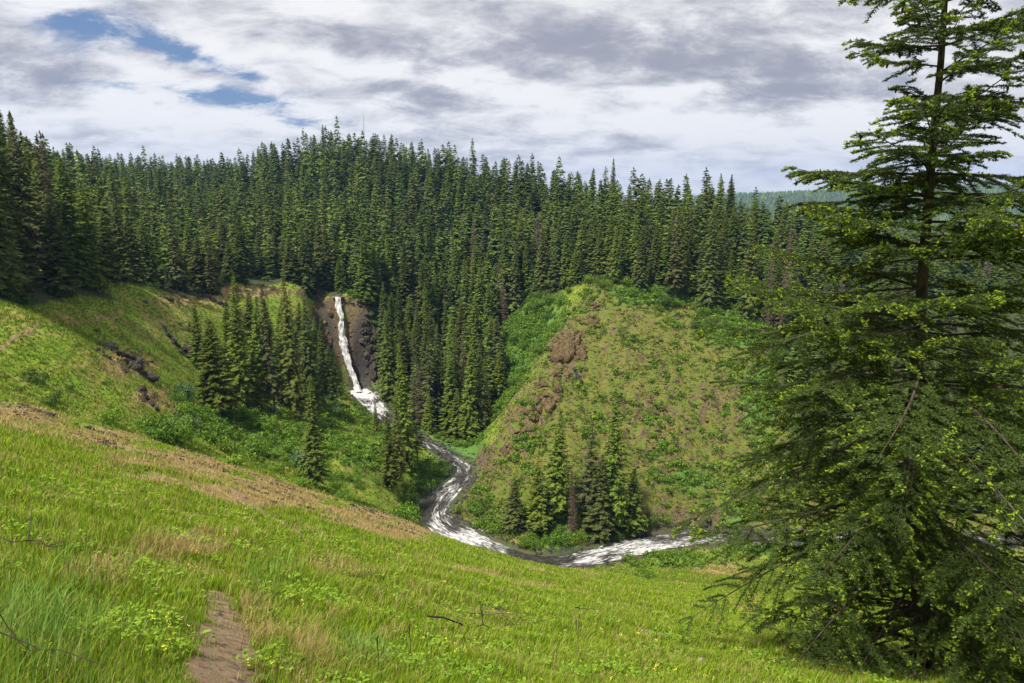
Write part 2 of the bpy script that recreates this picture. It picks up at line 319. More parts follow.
def ground_mat():
    m, t, out = newmat('hillside ground')
    geo = t.add('ShaderNodeNewGeometry'); P = geo.outputs['Position']
    at = t.add('ShaderNodeAttribute', attribute_name='zones'); sep = t.add('ShaderNodeSeparateColor'); t.l.new(at.outputs['Color'], sep.inputs[0])
    dry, rock, knob = sep.outputs[0], sep.outputs[1], sep.outputs[2]; forest = at.outputs['Alpha']
    a2 = t.add('ShaderNodeAttribute', attribute_name='lush').outputs['Fac']
    nA = t.noise(P, .09, 5, .6); nB = t.noise(P, .55, 6, .65); nC = t.noise(P, 3.2, 6, .7); nD = t.noise(P, 14, 5, .7); nE = t.noise(P, .23, 4, .6)
    g = t.mix(t.ramp(nB, .35, .65), (.10, .185, .012), (.19, .26, .018))
    g = t.mix(t.ramp(nC, .45, .70), g, (.085, .16, .015))
    g = t.mix(t.math('MULTIPLY', t.ramp(nE, .44, .62), .65), g, (.25, .19, .06))
    d = t.mix(t.ramp(nC, .36, .62), (.23, .155, .06), (.35, .26, .11)); d = t.mix(t.ramp(nB, .50, .64), d, (.13, .09, .045))
    dm = t.ramp(t.math('ADD', dry, t.math('MULTIPLY', t.math('SUBTRACT', t.math('ADD', t.math('MULTIPLY', nC, .6), t.math('MULTIPLY', nB, .6)), .6), 1.6)), .38, .62)
    c = t.mix(dm, g, d)
    k = t.mix(t.ramp(nE, .40, .60), (.095, .135, .014), (.14, .135, .026)); k = t.mix(t.ramp(nB, .52, .62), k, (.155, .10, .04)); k = t.mix(t.ramp(nC, .50, .60), k, (.06, .105, .012)); k = t.mix(t.ramp(t.noise(t.map(P, (.5, .5, 2.4)), .8, 6, .7), .54, .60), k, (.055, .040, .025))
    c = t.mix(knob, c, k)
    l = t.mix(t.ramp(nC, .38, .62), (.05, .12, .02), (.11, .21, .03))
    c = t.mix(t.ramp(t.math('ADD', a2, t.math('MULTIPLY', t.math('SUBTRACT', nB, .5), .8)), .4, .6), c, l)
    nz = t.add('ShaderNodeSeparateXYZ'); t.l.new(geo.outputs['Normal'], nz.inputs[0])
    rm = t.noise(t.map(P, (1, 1, 2.6)), .9, 7, .7)
    r = t.mix(t.ramp(rm, .38, .62), (.095, .07, .038), (.19, .135, .062)); r = t.mix(t.ramp(t.noise(t.map(P, (1, 1, 3)), 2.2, 6, .7), .50, .60), r, (.04, .033, .028))
    st = t.ramp(nz.outputs[2], .80, .55)
    rf = t.math('ADD', t.math('MULTIPLY', rock, .75), t.math('MULTIPLY', st, t.math('ADD', .15, t.math('MULTIPLY', t.math('ADD', rock, knob), .6))))
    rf = t.ramp(t.math('ADD', rf, t.math('MULTIPLY', t.math('SUBTRACT', nB, .5), 1.6)), .45, .62)
    c = t.mix(rf, c, r)
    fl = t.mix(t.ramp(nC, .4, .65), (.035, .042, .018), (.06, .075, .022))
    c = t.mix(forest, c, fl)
    wet = t.add('ShaderNodeAttribute', attribute_name='wet').outputs['Fac']
    c = t.mix(wet, c, (.030, .027, .024))
    c = t.mix(t.math('MULTIPLY', t.ramp(nD, .48, .68), .35), c, t.mix(.5, c, (.05, .06, .02)))
    bs = t.add('ShaderNodeBsdfPrincipled'); t.l.new(c, bs.inputs[0]); t.put(bs.inputs['Roughness'], t.math('SUBTRACT', .95, t.math('MULTIPLY', wet, .45))); bs.inputs['Specular IOR Level'].default_value = .2
    b1 = t.add('ShaderNodeBump'); b1.inputs['Strength'].default_value = .8; t.put(b1.inputs['Distance'], .8); t.l.new(nB, b1.inputs['Height'])
    b2 = t.add('ShaderNodeBump'); b2.inputs['Strength'].default_value = .8; b2.inputs['Distance'].default_value = .15; t.l.new(nC, b2.inputs['Height']); t.l.new(b1.outputs[0], b2.inputs['Normal'])
    b3 = t.add('ShaderNodeBump'); b3.inputs['Strength'].default_value = .7; b3.inputs['Distance'].default_value = .03; t.l.new(nD, b3.inputs['Height']); t.l.new(b2.outputs[0], b3.inputs['Normal'])
    t.l.new(b3.outputs[0], bs.inputs['Normal']); t.l.new(bs.outputs[0], out.inputs[0]); return m
M['ground'] = ground_mat()
def water_mat(name, foam0, foam1, xs=1.):
    m, t, out = newmat(name)
    at = t.add('ShaderNodeAttribute', attribute_name='flow'); f = at.outputs['Vector']
    am = t.add('ShaderNodeAttribute', attribute_name='foam').outputs['Fac']
    n = t.noise(t.map(f, (.16, 1.1*xs, 1)), 1., 8, .65, .6); n2 = t.noise(t.map(f, (.5/xs, 2.2*xs, 1)), 1., 6, .7, .3)
    k = t.ramp(t.math('ADD', t.math('ADD', t.math('MULTIPLY', n, .65), t.math('MULTIPLY', n2, .45)), t.math('ADD', t.math('MULTIPLY', am, .5), t.math('MULTIPLY', t.math('SUBTRACT', t.noise(t.map(f, (.11, .30, 1), (0, 0, .2)), 1., 3, .6), .5), .55))), foam0, foam1)
    body = t.mix(t.ramp(n2, .4, .6), (.018, .017, .014), (.05, .045, .035))
    c = t.mix(k, body, t.mix(t.ramp(n2, .38, .66), (.30, .295, .28), (.74, .73, .72)))
    bs = t.add('ShaderNodeBsdfPrincipled'); t.l.new(c, bs.inputs[0]); t.put(bs.inputs['Roughness'], t.math('ADD', .28, t.math('MULTIPLY', k, .5))); bs.inputs['Specular IOR Level'].default_value = .3
    b = t.add('ShaderNodeBump'); b.inputs['Strength'].default_value = .6; b.inputs['Distance'].default_value = .3; t.l.new(n2, b.inputs['Height']); t.l.new(b.outputs[0], bs.inputs['Normal'])
    t.l.new(bs.outputs[0], out.inputs[0]); return m
M['water'] = water_mat('white creek water', .56, .84)
M['fall'] = water_mat('falling water', .38, .62, 1.8)
# ------------------------------------------------------------------ ground sheet
def build_ground():
    az = np.concatenate([np.radians(np.linspace(-180, -44, 60, endpoint=False)), np.radians(np.linspace(-44, 44, 700, endpoint=False)), np.radians(np.linspace(44, 180, 60, endpoint=False))])
    rr = [.25]
    while rr[-1] < 5500:
        r = rr[-1]
        k = .05 if r < 2 else (.010 if r < 70 else (.014 if r < 95 else (.0048 if r < 345 else (.010 if r < 800 else .05))))
        rr.append(r*(1+k))
    rr = np.array(rr)
    A, R = np.meshgrid(az, rr); X = R*np.sin(A); Yy = R*np.cos(A)
    Z = H(X, Yy)
    far = sm(900, 1700, R)
    Z = Z*(1-far)+far*(-70)
    # the far rolling hills
    def hill(cx, cy, sx, sy, h): return h*np.exp(-((X-cx)/sx)**2-((Yy-cy)/sy)**2)
    hills = .66*(hill(1500, 3600, 900, 700, 150)+hill(2500, 3500, 800, 700, 165)+hill(3600, 3300, 1000, 800, 150)+hill(-1500, 3600, 1800, 700, 120)+hill(500, 4200, 1500, 600, 95)+hill(-4200, 2500, 1500, 1500, 180)+hill(5200, 3000, 1400, 1500, 160))
    Z = Z+sm(1500, 2800, R)*(hills+14*fbm(X/500, Yy/500, 4, 31))
    n, m = Z.shape
    idx = np.arange(n*m).reshape(n, m); nx = np.roll(idx, -1, axis=1)
    Q = np.stack([idx[:-1], nx[:-1], nx[1:], idx[1:]], -1).reshape(-1, 4)
    x, y, z = X.ravel(), Yy.ravel(), Z.ravel()
    px, py = proj(x, y, z); front = y > .5
    fo = forest_mask(x, y)
    kn = KNOB(px, py, y)*front
    d, zs = stream_dist(x, y)
    dry = blob(px, py, y, DRYB)+.9*fbm(x/4, y/6, 4, 133)*(y < 75); rock = blob(px, py, y, ROCKB)
    cw = np.full(x.shape, 4.); nr = d < 30; cw[nr] = creek_w(x[nr], y[nr]); wet = (1-sm(.6, 2.6, d-cw+1.8*fbm(x/3, y/3, 3, 40)))*.72
    wet = np.maximum(wet, .93*sm(.2, .7, blob(px, py, y, [(363, 352, 13, 44, 300, 325, 1), (322, 350, 16, 50, 285, 325, 1)])))
    lush = blob(px, py, y, LUSHB)
    q = np.stack([dry, np.clip(rock, 0, 1), kn, fo], 1)
    me = mesh('ground', np.stack([x, y, z], 1), Q, [M['ground']], True, {'zones': q, 'lush': lush, 'wet': wet})
    o = link('ground', me); o['kind'] = 'structure'
    return o
LUSHB = [(760, 548, 40, 10, 150, 215, 1), (860, 545, 90, 16, 150, 225, 1), (730, 515, 40, 18, 180, 220, .7), (325, 385, 22, 22, 250, 306, .9), (565, 550, 26, 8, 165, 200, 1), (300, 350, 30, 40, 225, 290, .5), (400, 425, 40, 22, 230, 310, 1), (455, 445, 30, 14, 225, 270, 1), (470, 440, 20, 30, 210, 270, .9), (355, 298, 14, 8, 310, 335, .8), (325, 420, 30, 30, 190, 300, .6), (440, 470, 40, 20, 170, 250, .7), (430, 500, 30, 30, 180, 240, 1), (300, 445, 60, 28, 130, 240, .8), (220, 430, 60, 35, 130, 220, .8), (370, 455, 50, 28, 150, 260, .65), (375, 410, 30, 14, 220, 290, .6), (530, 330, 45, 45, 272, 350, 1), (500, 390, 30, 40, 245, 340, 1), (660, 295, 70, 14, 255, 300, .9), (740, 330, 50, 20, 240, 290, 1),
         (760, 400, 30, 50, 220, 280, .8), (690, 480, 40, 20, 190, 240, .7), (560, 520, 60, 25, 170, 210, .7), (680, 560, 50, 10, 140, 185, .7), (375, 320, 12, 40, 300, 330, .8), (40, 378, 30, 12, 80, 130, .6), (110, 420, 60, 15, 80, 140, .5), (60, 340, 40, 15, 90, 150, .3), (900, 470, 90, 50, 180, 280, .8), (600, 400, 30, 12, 200, 260, .4), (680, 400, 30, 14, 200, 260, .4)]
# forest outline in plan
FP = [W(*p)[:2] for p in ((-160, 300, 112), (-60, 300, 118), (0, 300, 130), (75, 298, 169), (150, 285, 218), (235, 284, 282), (300, 286, 314), (335, 293, 323), (372, 300, 320), (380, 350, 316), (378, 398, 306), (396, 420, 285), (422, 438, 262), (450, 452, 243), (470, 452, 240), (500, 415, 262), (500, 380, 280), (500, 340, 322), (525, 300, 345), (560, 284, 325), (600, 280, 296), (650, 290, 290), (700, 305, 284), (750, 318, 276), (775, 360, 262), (790, 420, 243), (800, 480, 222), (830, 515, 212), (1100, 520, 212), (1500, 520, 212))]
FP = np.array(FP+[np.array([900., 900.]), np.array([-700., 900.]), np.array([-500., 100.])])
def inpoly(x, y, P):
    c = np.zeros(x.shape, bool); j = len(P)-1
    for i in range(len(P)):
        xi, yi = P[i]; xj, yj = P[j]
        if yi != yj:
            c ^= ((yi > y) != (yj > y)) & (x < (xj-xi)*(y-yi)/(yj-yi)+xi)
        j = i
    return c
def forest_mask(x, y):
    j1 = 4*fbm(x/8, y/8, 2, 51); j2 = 4*fbm(x/8, y/8, 2, 57)
    near = np.hypot(x, y) < 95
    return np.where((inpoly(x+j1, y+j2, FP) | (np.hypot(x, y) > 850)) & ~near, 1., 0.)
build_ground()
# ------------------------------------------------------------------ conifers
def conifer(seed, Hh, R, whorl, nbr, nst, base=.06, fat=1., dead=False, spiky=1., trunk_r=.28, wd=.62):
    r = random.Random(seed); V = []; T = []
    z = base*Hh; gap_az = r.uniform(0, 6.28)
    lean = (r.uniform(-.012, .012), r.uniform(-.012, .012))
    def q(p0, p1, p2):
        k = len(V); V.extend((p0, p1, p2)); T.append((k, k+1, k+2))
    while z < Hh*.985:
        t = (z-base*Hh)/(Hh*(1-base))
        prof = R*(((1-t)**.74)*.95+.03)*min(1, .62+t*3.2)
        n = max(4, int(nbr*(.55+.45*(1-t))))
        a0 = r.uniform(0, 6.28)
        for i in range(n):
            a = a0+6.283*i/n+r.uniform(-.35, .35)
            L = prof*r.uniform(.62, 1.18)*(1-.18*max(0, math.cos(a-gap_az)))
            if r.random() < .07: L *= .5
            zz = z+r.uniform(-.4, .4)*whorl
            el0 = math.radians(-8+42*t**1.3+r.uniform(-8, 8)); dr = (.28-.2*t)*r.uniform(.6, 1.3)
            ca, sa = math.cos(a), math.sin(a)
            steps = max(2, int(nst*(.45+.55*(L/R))))
            for k in range(steps):
                f = (.10+.88*(k+r.uniform(.0, 1.))/steps) if not dead else (k+.5)/steps
                d = L*f; h = zz+d*math.tan(el0)-dr*L*f*f+.10*L*max(0, f-.7)
                bx, by = lean[0]*h+ca*d, lean[1]*h+sa*d
                sl = (L*.30*(1.15-f*.7)+whorl*.42*(1.15-.35*t))*r.uniform(.7, 1.3)*fat
                for sgn in (-1, 1):
                    th = a+sgn*r.uniform(.5, 1.15)
                    tx, ty = math.cos(th)*sl, math.sin(th)*sl
                    dz = -sl*r.uniform(.1, .75)
                    wx, wy = -sa*sgn*-1*sl*.22, ca*sgn*-1*sl*.22
                    wz = -sl*r.uniform(.15, .75)*spiky
                    if dead: q((bx-ca*.2*sl, by-sa*.2*sl, h), (bx+tx*1.3, by+ty*1.3, h+dz*1.2), (bx+tx*.3, by+ty*.3, h-.30*sl))
                    else:
                        q((bx-ca*sl*.25*wd, by-sa*sl*.25*wd, h+.08*sl), (bx+tx, by+ty, h+dz), (bx+ca*sl*.5*wd+wx*.2, by+sa*sl*.5*wd+wy*.2, h+wz*(.4+.6*wd)))
            if not dead:
                h = zz+L*math.tan(el0)-dr*L+.03*L
                q((lean[0]*z+ca*L*.7, lean[1]*z+sa*L*.7, h+.08*L), (lean[0]*z+ca*L*1.10, lean[1]*z+sa*L*1.10, h+.02*L), (lean[0]*z+ca*L*.8-sa*.16*L, lean[1]*z+sa*L*.8+ca*.16*L, h-.05*L))
        z += whorl*r.uniform(.75, 1.25)*(1.1-.45*t)
    for i in range(7):
        a = i*.9; zt = Hh*(.955+.012*(i % 4))
        q((lean[0]*zt, lean[1]*zt, zt), (lean[0]*zt+.035*R*math.cos(a)*3, lean[1]*zt+.035*R*math.sin(a)*3, zt+.010*Hh), (lean[0]*zt, lean[1]*zt, zt+.035*Hh))
    n = 9; P = [(lean[0]*Hh*k/n, lean[1]*Hh*k/n, Hh*.99*k/n-(.8 if k == 0 else 0)) for k in range(n+1)]
    tr = tube(P, [trunk_r*(1-.93*k/n)*(1.25 if k == 0 else 1) for k in range(n+1)], 6)
    return np.array(V, np.float32), np.array(T, np.int32), tr
NEAR = []
specs = [(1, 30, 4.5, .62, 10, 8, .05, 'conifer'), (2, 30, 3.9, .62, 10, 7, .08, 'conifer'), (3, 30, 5.1, .66, 10, 8, .04, 'conifer'), (4, 30, 3.5, .6, 9, 7, .12, 'conifer'),
         (5, 30, 4.2, .62, 10, 8, .06, 'yellowconifer'), (6, 30, 3.6, .95, 7, 7, .20, 'olive'), (7, 30, 5.6, .66, 11, 9, .03, 'conifer'), (8, 30, 2.9, .55, 8, 6, .06, 'dead'), (9, 30, 4.2, .64, 10, 8, .08, 'conifer'), (10, 30, 4.5, .62, 10, 8, .05, 'yellowconifer')]
for s in specs:
    V, T, (tv, tq) = conifer(s[0], s[1], s[2], s[3]*.92, s[4]+1, int(s[5]*1.45), s[6], .92, s[7] == 'dead')
    mc = mesh('crown', V, T, [M[s[7]]]); mt = mesh('trunk', tv, tq, [M['greybark' if s[7] == 'dead' else 'bark']], True)
    NEAR.append((mc, mt))
FAR = []
for k, (R, w, nb, ns) in enumerate(((4.4, 1.7, 6, 4), (3.7, 1.6, 6, 3), (5.0, 1.8, 6, 4), (3.4, 1.7, 6, 3), (4.2, 1.6, 6, 4))):
    V, T, (tv, tq) = conifer(30+k, 30, R, w, nb, ns, .08, 1.45, wd=1.)
    FAR.append((V, T))
def plant_tree(x, y, Hh, proto, label, group=None, name='conifer_tree', cat='conifer tree', wide=1., z=None):
    if z is None: z = Hs(x, y)
    s = Hh/30.0
    e = link(name, None, None, (x, y, z-.3), label, cat, group, rz=random.uniform(0, 6.28), sc=(s*wide, s*wide, s))
    mc, mt = NEAR[proto]
    e.rotation_euler[0] = random.gauss(0, .018); e.rotation_euler[1] = random.gauss(0, .018)
    a = link('crown', mc, e); b = link('trunk', mt, e)
    return e
hand = []   # (x,y) of hand-placed trees
def tree_at(px, Y, pytop, proto, label, group=None, wide=1., **k):
    """column, distance, row of the tree top"""
    z = Hs((px-512)/F_PX*(Y*CP+60*SP), Y)
    x = (px-512)/F_PX*(Y*CP-z*SP); z = Hs(x, Y)
    top = W(px, pytop, Y)
    Hh = max(4, top[2]-z); hand.append((x, Y))
    return plant_tree(x, Y, Hh, proto, label, group, wide=wide*Hh**0*min(1.6, (26/Hh)**.5), z=z, **k)
T = tree_at
T(315, 150, 374, 8, 'lone conical fir standing by itself in the green shrubby slope left of the creek', wide=1.)
T(218, 172, 318, 6, 'broad spreading dark fir with its branches down to the shrubs, left of the waterfall trees', wide=1.35)
T(200, 190, 300, 3, 'narrow pointed fir rising behind the left shoulder of the broad spreading fir', wide=1.1)
T(243, 186, 272, 1, 'tall dark fir directly behind the broad spreading fir, right of its top', wide=1.1)
T(262, 200, 296, 8, 'shorter fir between two tall firs right of the broad spreading fir', wide=1.2)
T(276, 192, 286, 5, 'thin dark fir with bare lower trunk below the brown rim', wide=1.1)
T(297, 205, 272, 1, 'tallest slim fir of the stand just left of the waterfall', wide=1.1)
T(312, 225, 296, 9, 'fir in the stand left of the waterfall, second from it', wide=1.)
T(324, 240, 318, 3, 'fir closest to the left side of the waterfall', wide=1.)
T(288, 215, 310, 0, 'low fir filling the gap under the tallest slim fir left of the waterfall')
T(232, 205, 300, 0, 'fir half hidden behind the broad spreading fir')
for q in ((226, 232, 306, 0, 'dark fir behind and right of the narrow pointed fir'), (252, 240, 290, 2, 'dark fir at the back of the stand under the meadow crest'), (268, 250, 300, 1, 'short dark fir at the back, left of the bare trunked fir'), (284, 262, 296, 0, 'far small fir seen between two slim firs left of the waterfall'), (302, 262, 302, 2, 'far full fir at the back of the waterfall stand'), (318, 268, 316, 3, 'little slim fir near the cliff foot left of the waterfall'), (334, 272, 350, 0, 'small fir beside the plunge pool on its left'), (306, 232, 330, 9, 'yellow tipped fir low in the waterfall stand'), (280, 212, 340, 0, 'dark low fir at the foot of the slim firs'), (256, 190, 350, 2, 'dark fir touching the right side of the broad spreading fir'), (330, 255, 345, 9, 'light green fir left of the plunge pool'), (190, 200, 345, 8, 'small fir at the left side of the broad spreading fir')): T(q[0], q[1], q[2], q[3], q[4], wide=1.3)
T(408, 205, 344, 1, 'tall pointed fir standing at the left bank between the falls pool and the creek bend', wide=1.15)
T(392, 186, 412, 8, 'smaller thick fir at the left foot of the tall creekside fir', wide=1.1)
T(418, 214, 372, 5, 'thin see-through fir right beside the tall pointed creekside fir')
T(399, 196, 392, 3, 'slender young fir in front of the tall pointed creekside fir')
T(376, 232, 402, 3, 'small slim fir left of the creekside firs below the falls pool')
T(470, 243, 336, 1, 'tall green fir at the creek edge where the water bends right', wide=1.1)
T(482, 247, 352, 9, 'fir leaning over the creek bend next to the knob edge')
T(455, 262, 330, 0, 'full fir behind the creek bend, left of the two at the water')
T(437, 268, 322, 4, 'yellow green fir above the hidden reach of the creek')
T(425, 290, 310, 2, 'wide fir on the slope right of the waterfall cliff')
T(390, 305, 296, 1, 'fir at the top of the mossy bank right of the waterfall', wide=.9)
T(404, 300, 288, 0, 'dark fir two trees right of the waterfall cliff')
T(556, 190, 412, 1, 'dark fir left in the cluster at the foot of the rocky knob', wide=1.55)
T(612, 190, 386, 3, 'tallest fir of the cluster at the foot of the rocky knob', wide=1.55)
T(588, 190, 428, 5, 'middle fir with thin crown in the cluster at the foot of the rocky knob', wide=1.55)
T(574, 186, 470, 7, 'grey brown dead fir in the cluster at the foot of the rocky knob', name='dead_tree', cat='dead tree', wide=1.)
T(540, 186, 462, 8, 'short fir at the left end of the cluster at the foot of the knob', wide=1.55)
T(515, 186, 478, 9, 'low broad young fir above the dark reach of the creek', wide=1.5)
T(634, 192, 468, 8, 'short fir at the right end of the cluster at the foot of the knob', wide=1.55)
T(600, 187, 455, 9, 'small fir in front of the tallest fir at the foot of the knob', wide=1.55)
T(708, 277, 204, 4, 'large light green conical fir on the crest of the knob, right of the pair', wide=1.25)
T(675, 279, 206, 5, 'large light green fir on the crest of the knob, left of the pair', wide=1.3)
T(615, 286, 224, 1, 'slim fir at the top of the bare rocky knob face')
T(748, 276, 214, 2, 'wide dark fir on the knob crest right of the bright pair')
T(780, 272, 222, 7, 'bare grey snag on the knob crest near the big foreground fir', name='dead_tree', cat='dead tree')
T(768, 274, 236, 7, 'second grey snag on the knob crest with dry brown twigs', name='dead_tree', cat='dead tree')
T(640, 284, 226, 9, 'small pointed fir between the bright pair and the knob top')
T(612, 500, 158, 1, 'highest spire fir breaking the skyline above the knob', wide=1.1)
T(325, 560, 124, 3, 'twin topped tall fir at the highest point of the forest ridge', wide=1.3)
T(55, 170, 134, 5, 'open crowned fir poking above the left hillside stand')
T(355, 470, 178, 7, 'brown dead fir high on the forest slope below the mast', name='dead_tree', cat='dead tree', wide=1.4)
T(380, 490, 172, 7, 'grey brown dead fir just right of the one below the mast', name='dead_tree', cat='dead tree', wide=1.4)
T(330, 430, 205, 7, 'pale dead fir above the waterfall in the forest gap', name='dead_tree', cat='dead tree', wide=1.3)
T(402, 370, 245, 7, 'dry brown snag in the middle of the forest slope', name='dead_tree', cat='dead tree', wide=1.3)
T(538, 372, 212, 7, 'tall brown thinned snag behind the green bank left of the knob', name='dead_tree', cat='dead tree', wide=1.6)
T(500, 350, 258, 7, 'short brown snag left of the green bank behind the knob', name='dead_tree', cat='dead tree', wide=1.4)
def build_forest():
    r = np.random.default_rng(11)
    pts = []
    # jittered grid, coarser with distance
    for sp, y0, y1 in ((7.0, 100, 380), (8.0, 380, 700)):
        gx, gy = np.meshgrid(np.arange(-620, 620, sp), np.arange(y0, y1, sp*.95))
        gx = gx+r.uniform(-.42, .42, gx.shape)*sp; gy = gy+r.uniform(-.42, .42, gy.shape)*sp
        pts.append(np.stack([gx.ravel(), gy.ravel()], 1))
    P = np.vstack(pts)
    P = P[inpoly(P[:, 0], P[:, 1], FP)]
    z = H(P[:, 0], P[:, 1]); px, py = proj(P[:, 0], P[:, 1], z)
    ridge = np.interp(px, [-100, 0, 100, 250, 325, 450, 550, 650, 750, 1100], [520, 560, 650, 620, 560, 520, 460, 400, 345, 335])
    ok = (px > -90) & (px < 1120) & (P[:, 1] < ridge+45)
    hp = np.array(hand)
    dist = np.min(np.hypot(P[:, None, 0]-hp[None, :, 0], P[:, None, 1]-hp[None, :, 1]), 1)
    ok &= dist > 3.6
    P = P[ok]; z = z[ok]; px = px[ok]; py = py[ok]
    n = len(P)
    Hh = 28.5+6*r.standard_normal(n)+5*fbm(P[:, 0]/40, P[:, 1]/40, 2, 61)
    Hh = np.where((px > 150) & (px < 330) & (P[:, 1] < 330), Hh*.72, Hh)
    Hh = np.where((px < 170) & (P[:, 1] < 290), Hh*np.interp(px, [0, 40, 110, 170], [1.28, 1.1, .78, .62]), Hh)
    Hh = np.where((px > 735) & (px < 860), Hh*.74, Hh); Hh = np.where(px > 860, Hh*.6, Hh)
    Hh = np.where((px > 400) & (P[:, 1] > 400), Hh*.84, Hh); Hh = np.where(P[:, 1] > 400, Hh*.88, Hh); Hh = np.where((px > 540) & (P[:, 1] < 400), Hh*.9, Hh); Hh = np.where((px < 260) & (P[:, 1] > 450), Hh*.84, Hh)
    small = r.random(n) < .2; Hh = np.where(small, Hh*.6, Hh); big = r.random(n) < .04; Hh = np.where(big, Hh*1.16, Hh)
    Hh = np.clip(Hh, 10, 42)
    # what shows of each: compare its top with the nearer tops in its column
    topx, topy = proj(P[:, 0], P[:, 1], z+Hh); _, boty = proj(P[:, 0], P[:, 1], z)
    order = np.argsort(P[:, 1]); sky = np.full(1400, 1000.); vis = np.zeros(n)
    for i in order:
        c = int(np.clip(topx[i]+150, 3, 1395)); w = max(2, int(2.6*683/P[i, 1]))
        seg = sky[max(0, c-w//2):c+w//2+1]
        vis[i] = max(0, min(boty[i], np.median(seg))-topy[i])
        lo, hi = max(0, c-w), min(1400, c+w+1); sky[lo:hi] = np.minimum(sky[lo:hi], topy[i]+.35*(boty[i]-topy[i])*np.abs(np.arange(lo, hi)-c)/w+4)
    inframe = (px > -10) & (px < 1034)
    score = np.where(inframe, vis*(683*3/P[:, 1]), 0)
    budget = 300-len(hand)
    pick = set(np.argsort(-score)[:budget].tolist())
    lab = {
     'left': ['mid green', 'dark green', 'yellow green'],
    }
    zone = np.where((px < 165) & (P[:, 1] < 270), 0, np.where((px < 345) & (P[:, 1] < 400), 1, np.where((px > 745), 4, np.where((px > 540) & (P[:, 1] < 345), 3, np.where(P[:, 1] < 345, 2, 5)))))
    where = ['on the left hillside above the meadow', 'at the far end of the meadow behind the rim', 'above the creek between waterfall and knob',
             'on top of the rocky knob', 'beyond the knob behind the big foreground fir', 'high on the ridge slope behind the waterfall']
    tone = {0: 'mid green full crowned', 1: 'slim dark green', 2: 'wide dark green', 3: 'narrow spired', 4: 'yellowish green full crowned', 5: 'thin olive crowned', 6: 'broad low branched', 7: 'bare brown dead', 8: 'even conical green', 9: 'yellow tipped'}
    cls = r.choice([0, 1, 2, 3, 4, 5, 8, 9, 7], n, p=[.18, .16, .15, .11, .10, .07, .11, .08, .04])
    cls = np.where((zone <= 1) & (r.random(n) < .45), r.choice([4, 9, 5], n), cls)
    for i in sorted(pick):
        p = int(cls[i]); g = where[zone[i]]
        plant_tree(P[i, 0], P[i, 1], float(Hh[i]), p, f'{tone[p]} conifer {g}', f'{tone[p]} conifers {g}', wide=random.uniform(.98, 1.4)*(min(1.5, (30/Hh[i])**.6)), z=float(z[i]),
                   **({'name': 'dead_tree', 'cat': 'dead tree'} if p == 7 else {}))
    rest = [i for i in range(n) if i not in pick and (vis[i] > 0 or r.random() < .35)]
    Vs = []; Fs = []; tint = []; o = 0
    for i in rest:
        V, Fc = FAR[int(r.integers(len(FAR)))]
        a = r.uniform(0, 6.28); s = Hh[i]/30; wx = s*r.uniform(1.0, 1.45)*min(1.5, (30/Hh[i])**.6)
        c, sn = math.cos(a)*wx, math.sin(a)*wx
        W_ = np.stack([V[:, 0]*c-V[:, 1]*sn+P[i, 0], V[:, 0]*sn+V[:, 1]*c+P[i, 1], V[:, 2]*s+z[i]-.3], 1)
        Vs.append(W_); Fs.append(Fc+o); o += len(V); tint.append(np.full(len(V), r.random()))
    me = mesh('forest', np.vstack(Vs), np.vstack(Fs), [M['farconifer']], False, {'tint': np.concatenate(tint)})
    link('forest', me, label='dense dark green conifer forest covering the ridge behind the waterfall', cat='forest', kind='stuff')
    print('TREES individual', len(pick)+len(hand), 'rest', len(rest))
build_forest()
def far_forest():
    r = np.random.default_rng(5)
    n = 34000
    X = r.uniform(-3300, 3300, n); Yy = r.uniform(2500, 4200, n)
    dep = bpy.context.evaluated_depsgraph_get()
    g = bpy.data.objects['ground']
    px = 512+683*X/Yy
    keep = (px > 690) & (px < 1060); X = X[keep]; Yy = Yy[keep]
    Vs = []; Fs = []; tint = []; o = 0
    for x, y in zip(X, Yy):
        ok, loc, nor, _ = g.ray_cast(Vector((x, y, 900)), Vector((0, 0, -1)))
        if not ok: continue
        h = r.uniform(13, 22); w = h*.28; a = r.uniform(0, 6)
        V = [(x, y, loc.z+h)]+[(x+w*math.cos(a+k*2.1), y+w*math.sin(a+k*2.1), loc.z+h*.12) for k in range(3)]
        Vs.append(V); Fs.append(np.array([(0, 1, 2), (0, 2, 3), (0, 3, 1)])+o); o += 4; tint.append([r.random()]*4)
    me = mesh('far_forest', np.vstack(Vs), np.vstack(Fs), [M['farconifer']], False, {'tint': np.concatenate(tint)})
    link('distant_forest', me, label='hazy blue green forest on the distant hills at right', cat='forest', kind='stuff')
far_forest()
# ------------------------------------------------------------------ shrubs
def leafball(seed, n, leaf, flat=.75, lobes=5, spread=.55):
    r = np.random.default_rng(seed)
    C = np.stack([r.uniform(-spread, spread, lobes), r.uniform(-spread, spread, lobes), r.uniform(.25, .62, lobes)], 1); rad = r.uniform(.30, .52, lobes)
    k = r.integers(lobes, size=n)
    D = r.standard_normal((n, 3)); D /= np.linalg.norm(D, axis=1)[:, None]
    P = C[k]+D*(rad[k]*(r.uniform(.55, 1.05, n)))[:, None]; P[:, 2] = np.maximum(P[:, 2]*flat, .02)
    A = r.standard_normal((n, 3)); A -= (A*D).sum(1)[:, None]*D*.4; A /= np.linalg.norm(A, axis=1)[:, None]
    B = np.cross(D, A); B /= np.linalg.norm(B, axis=1)[:, None]+1e-9
    s = (leaf*r.uniform(.6, 1.4, n))[:, None]
    V = np.stack([P-A*s, P+B*s*.55, P+A*s, P-B*s*.55], 1).reshape(-1, 3)
    return V.astype(np.float32), np.arange(4*n).reshape(-1, 4)
BUSH = []
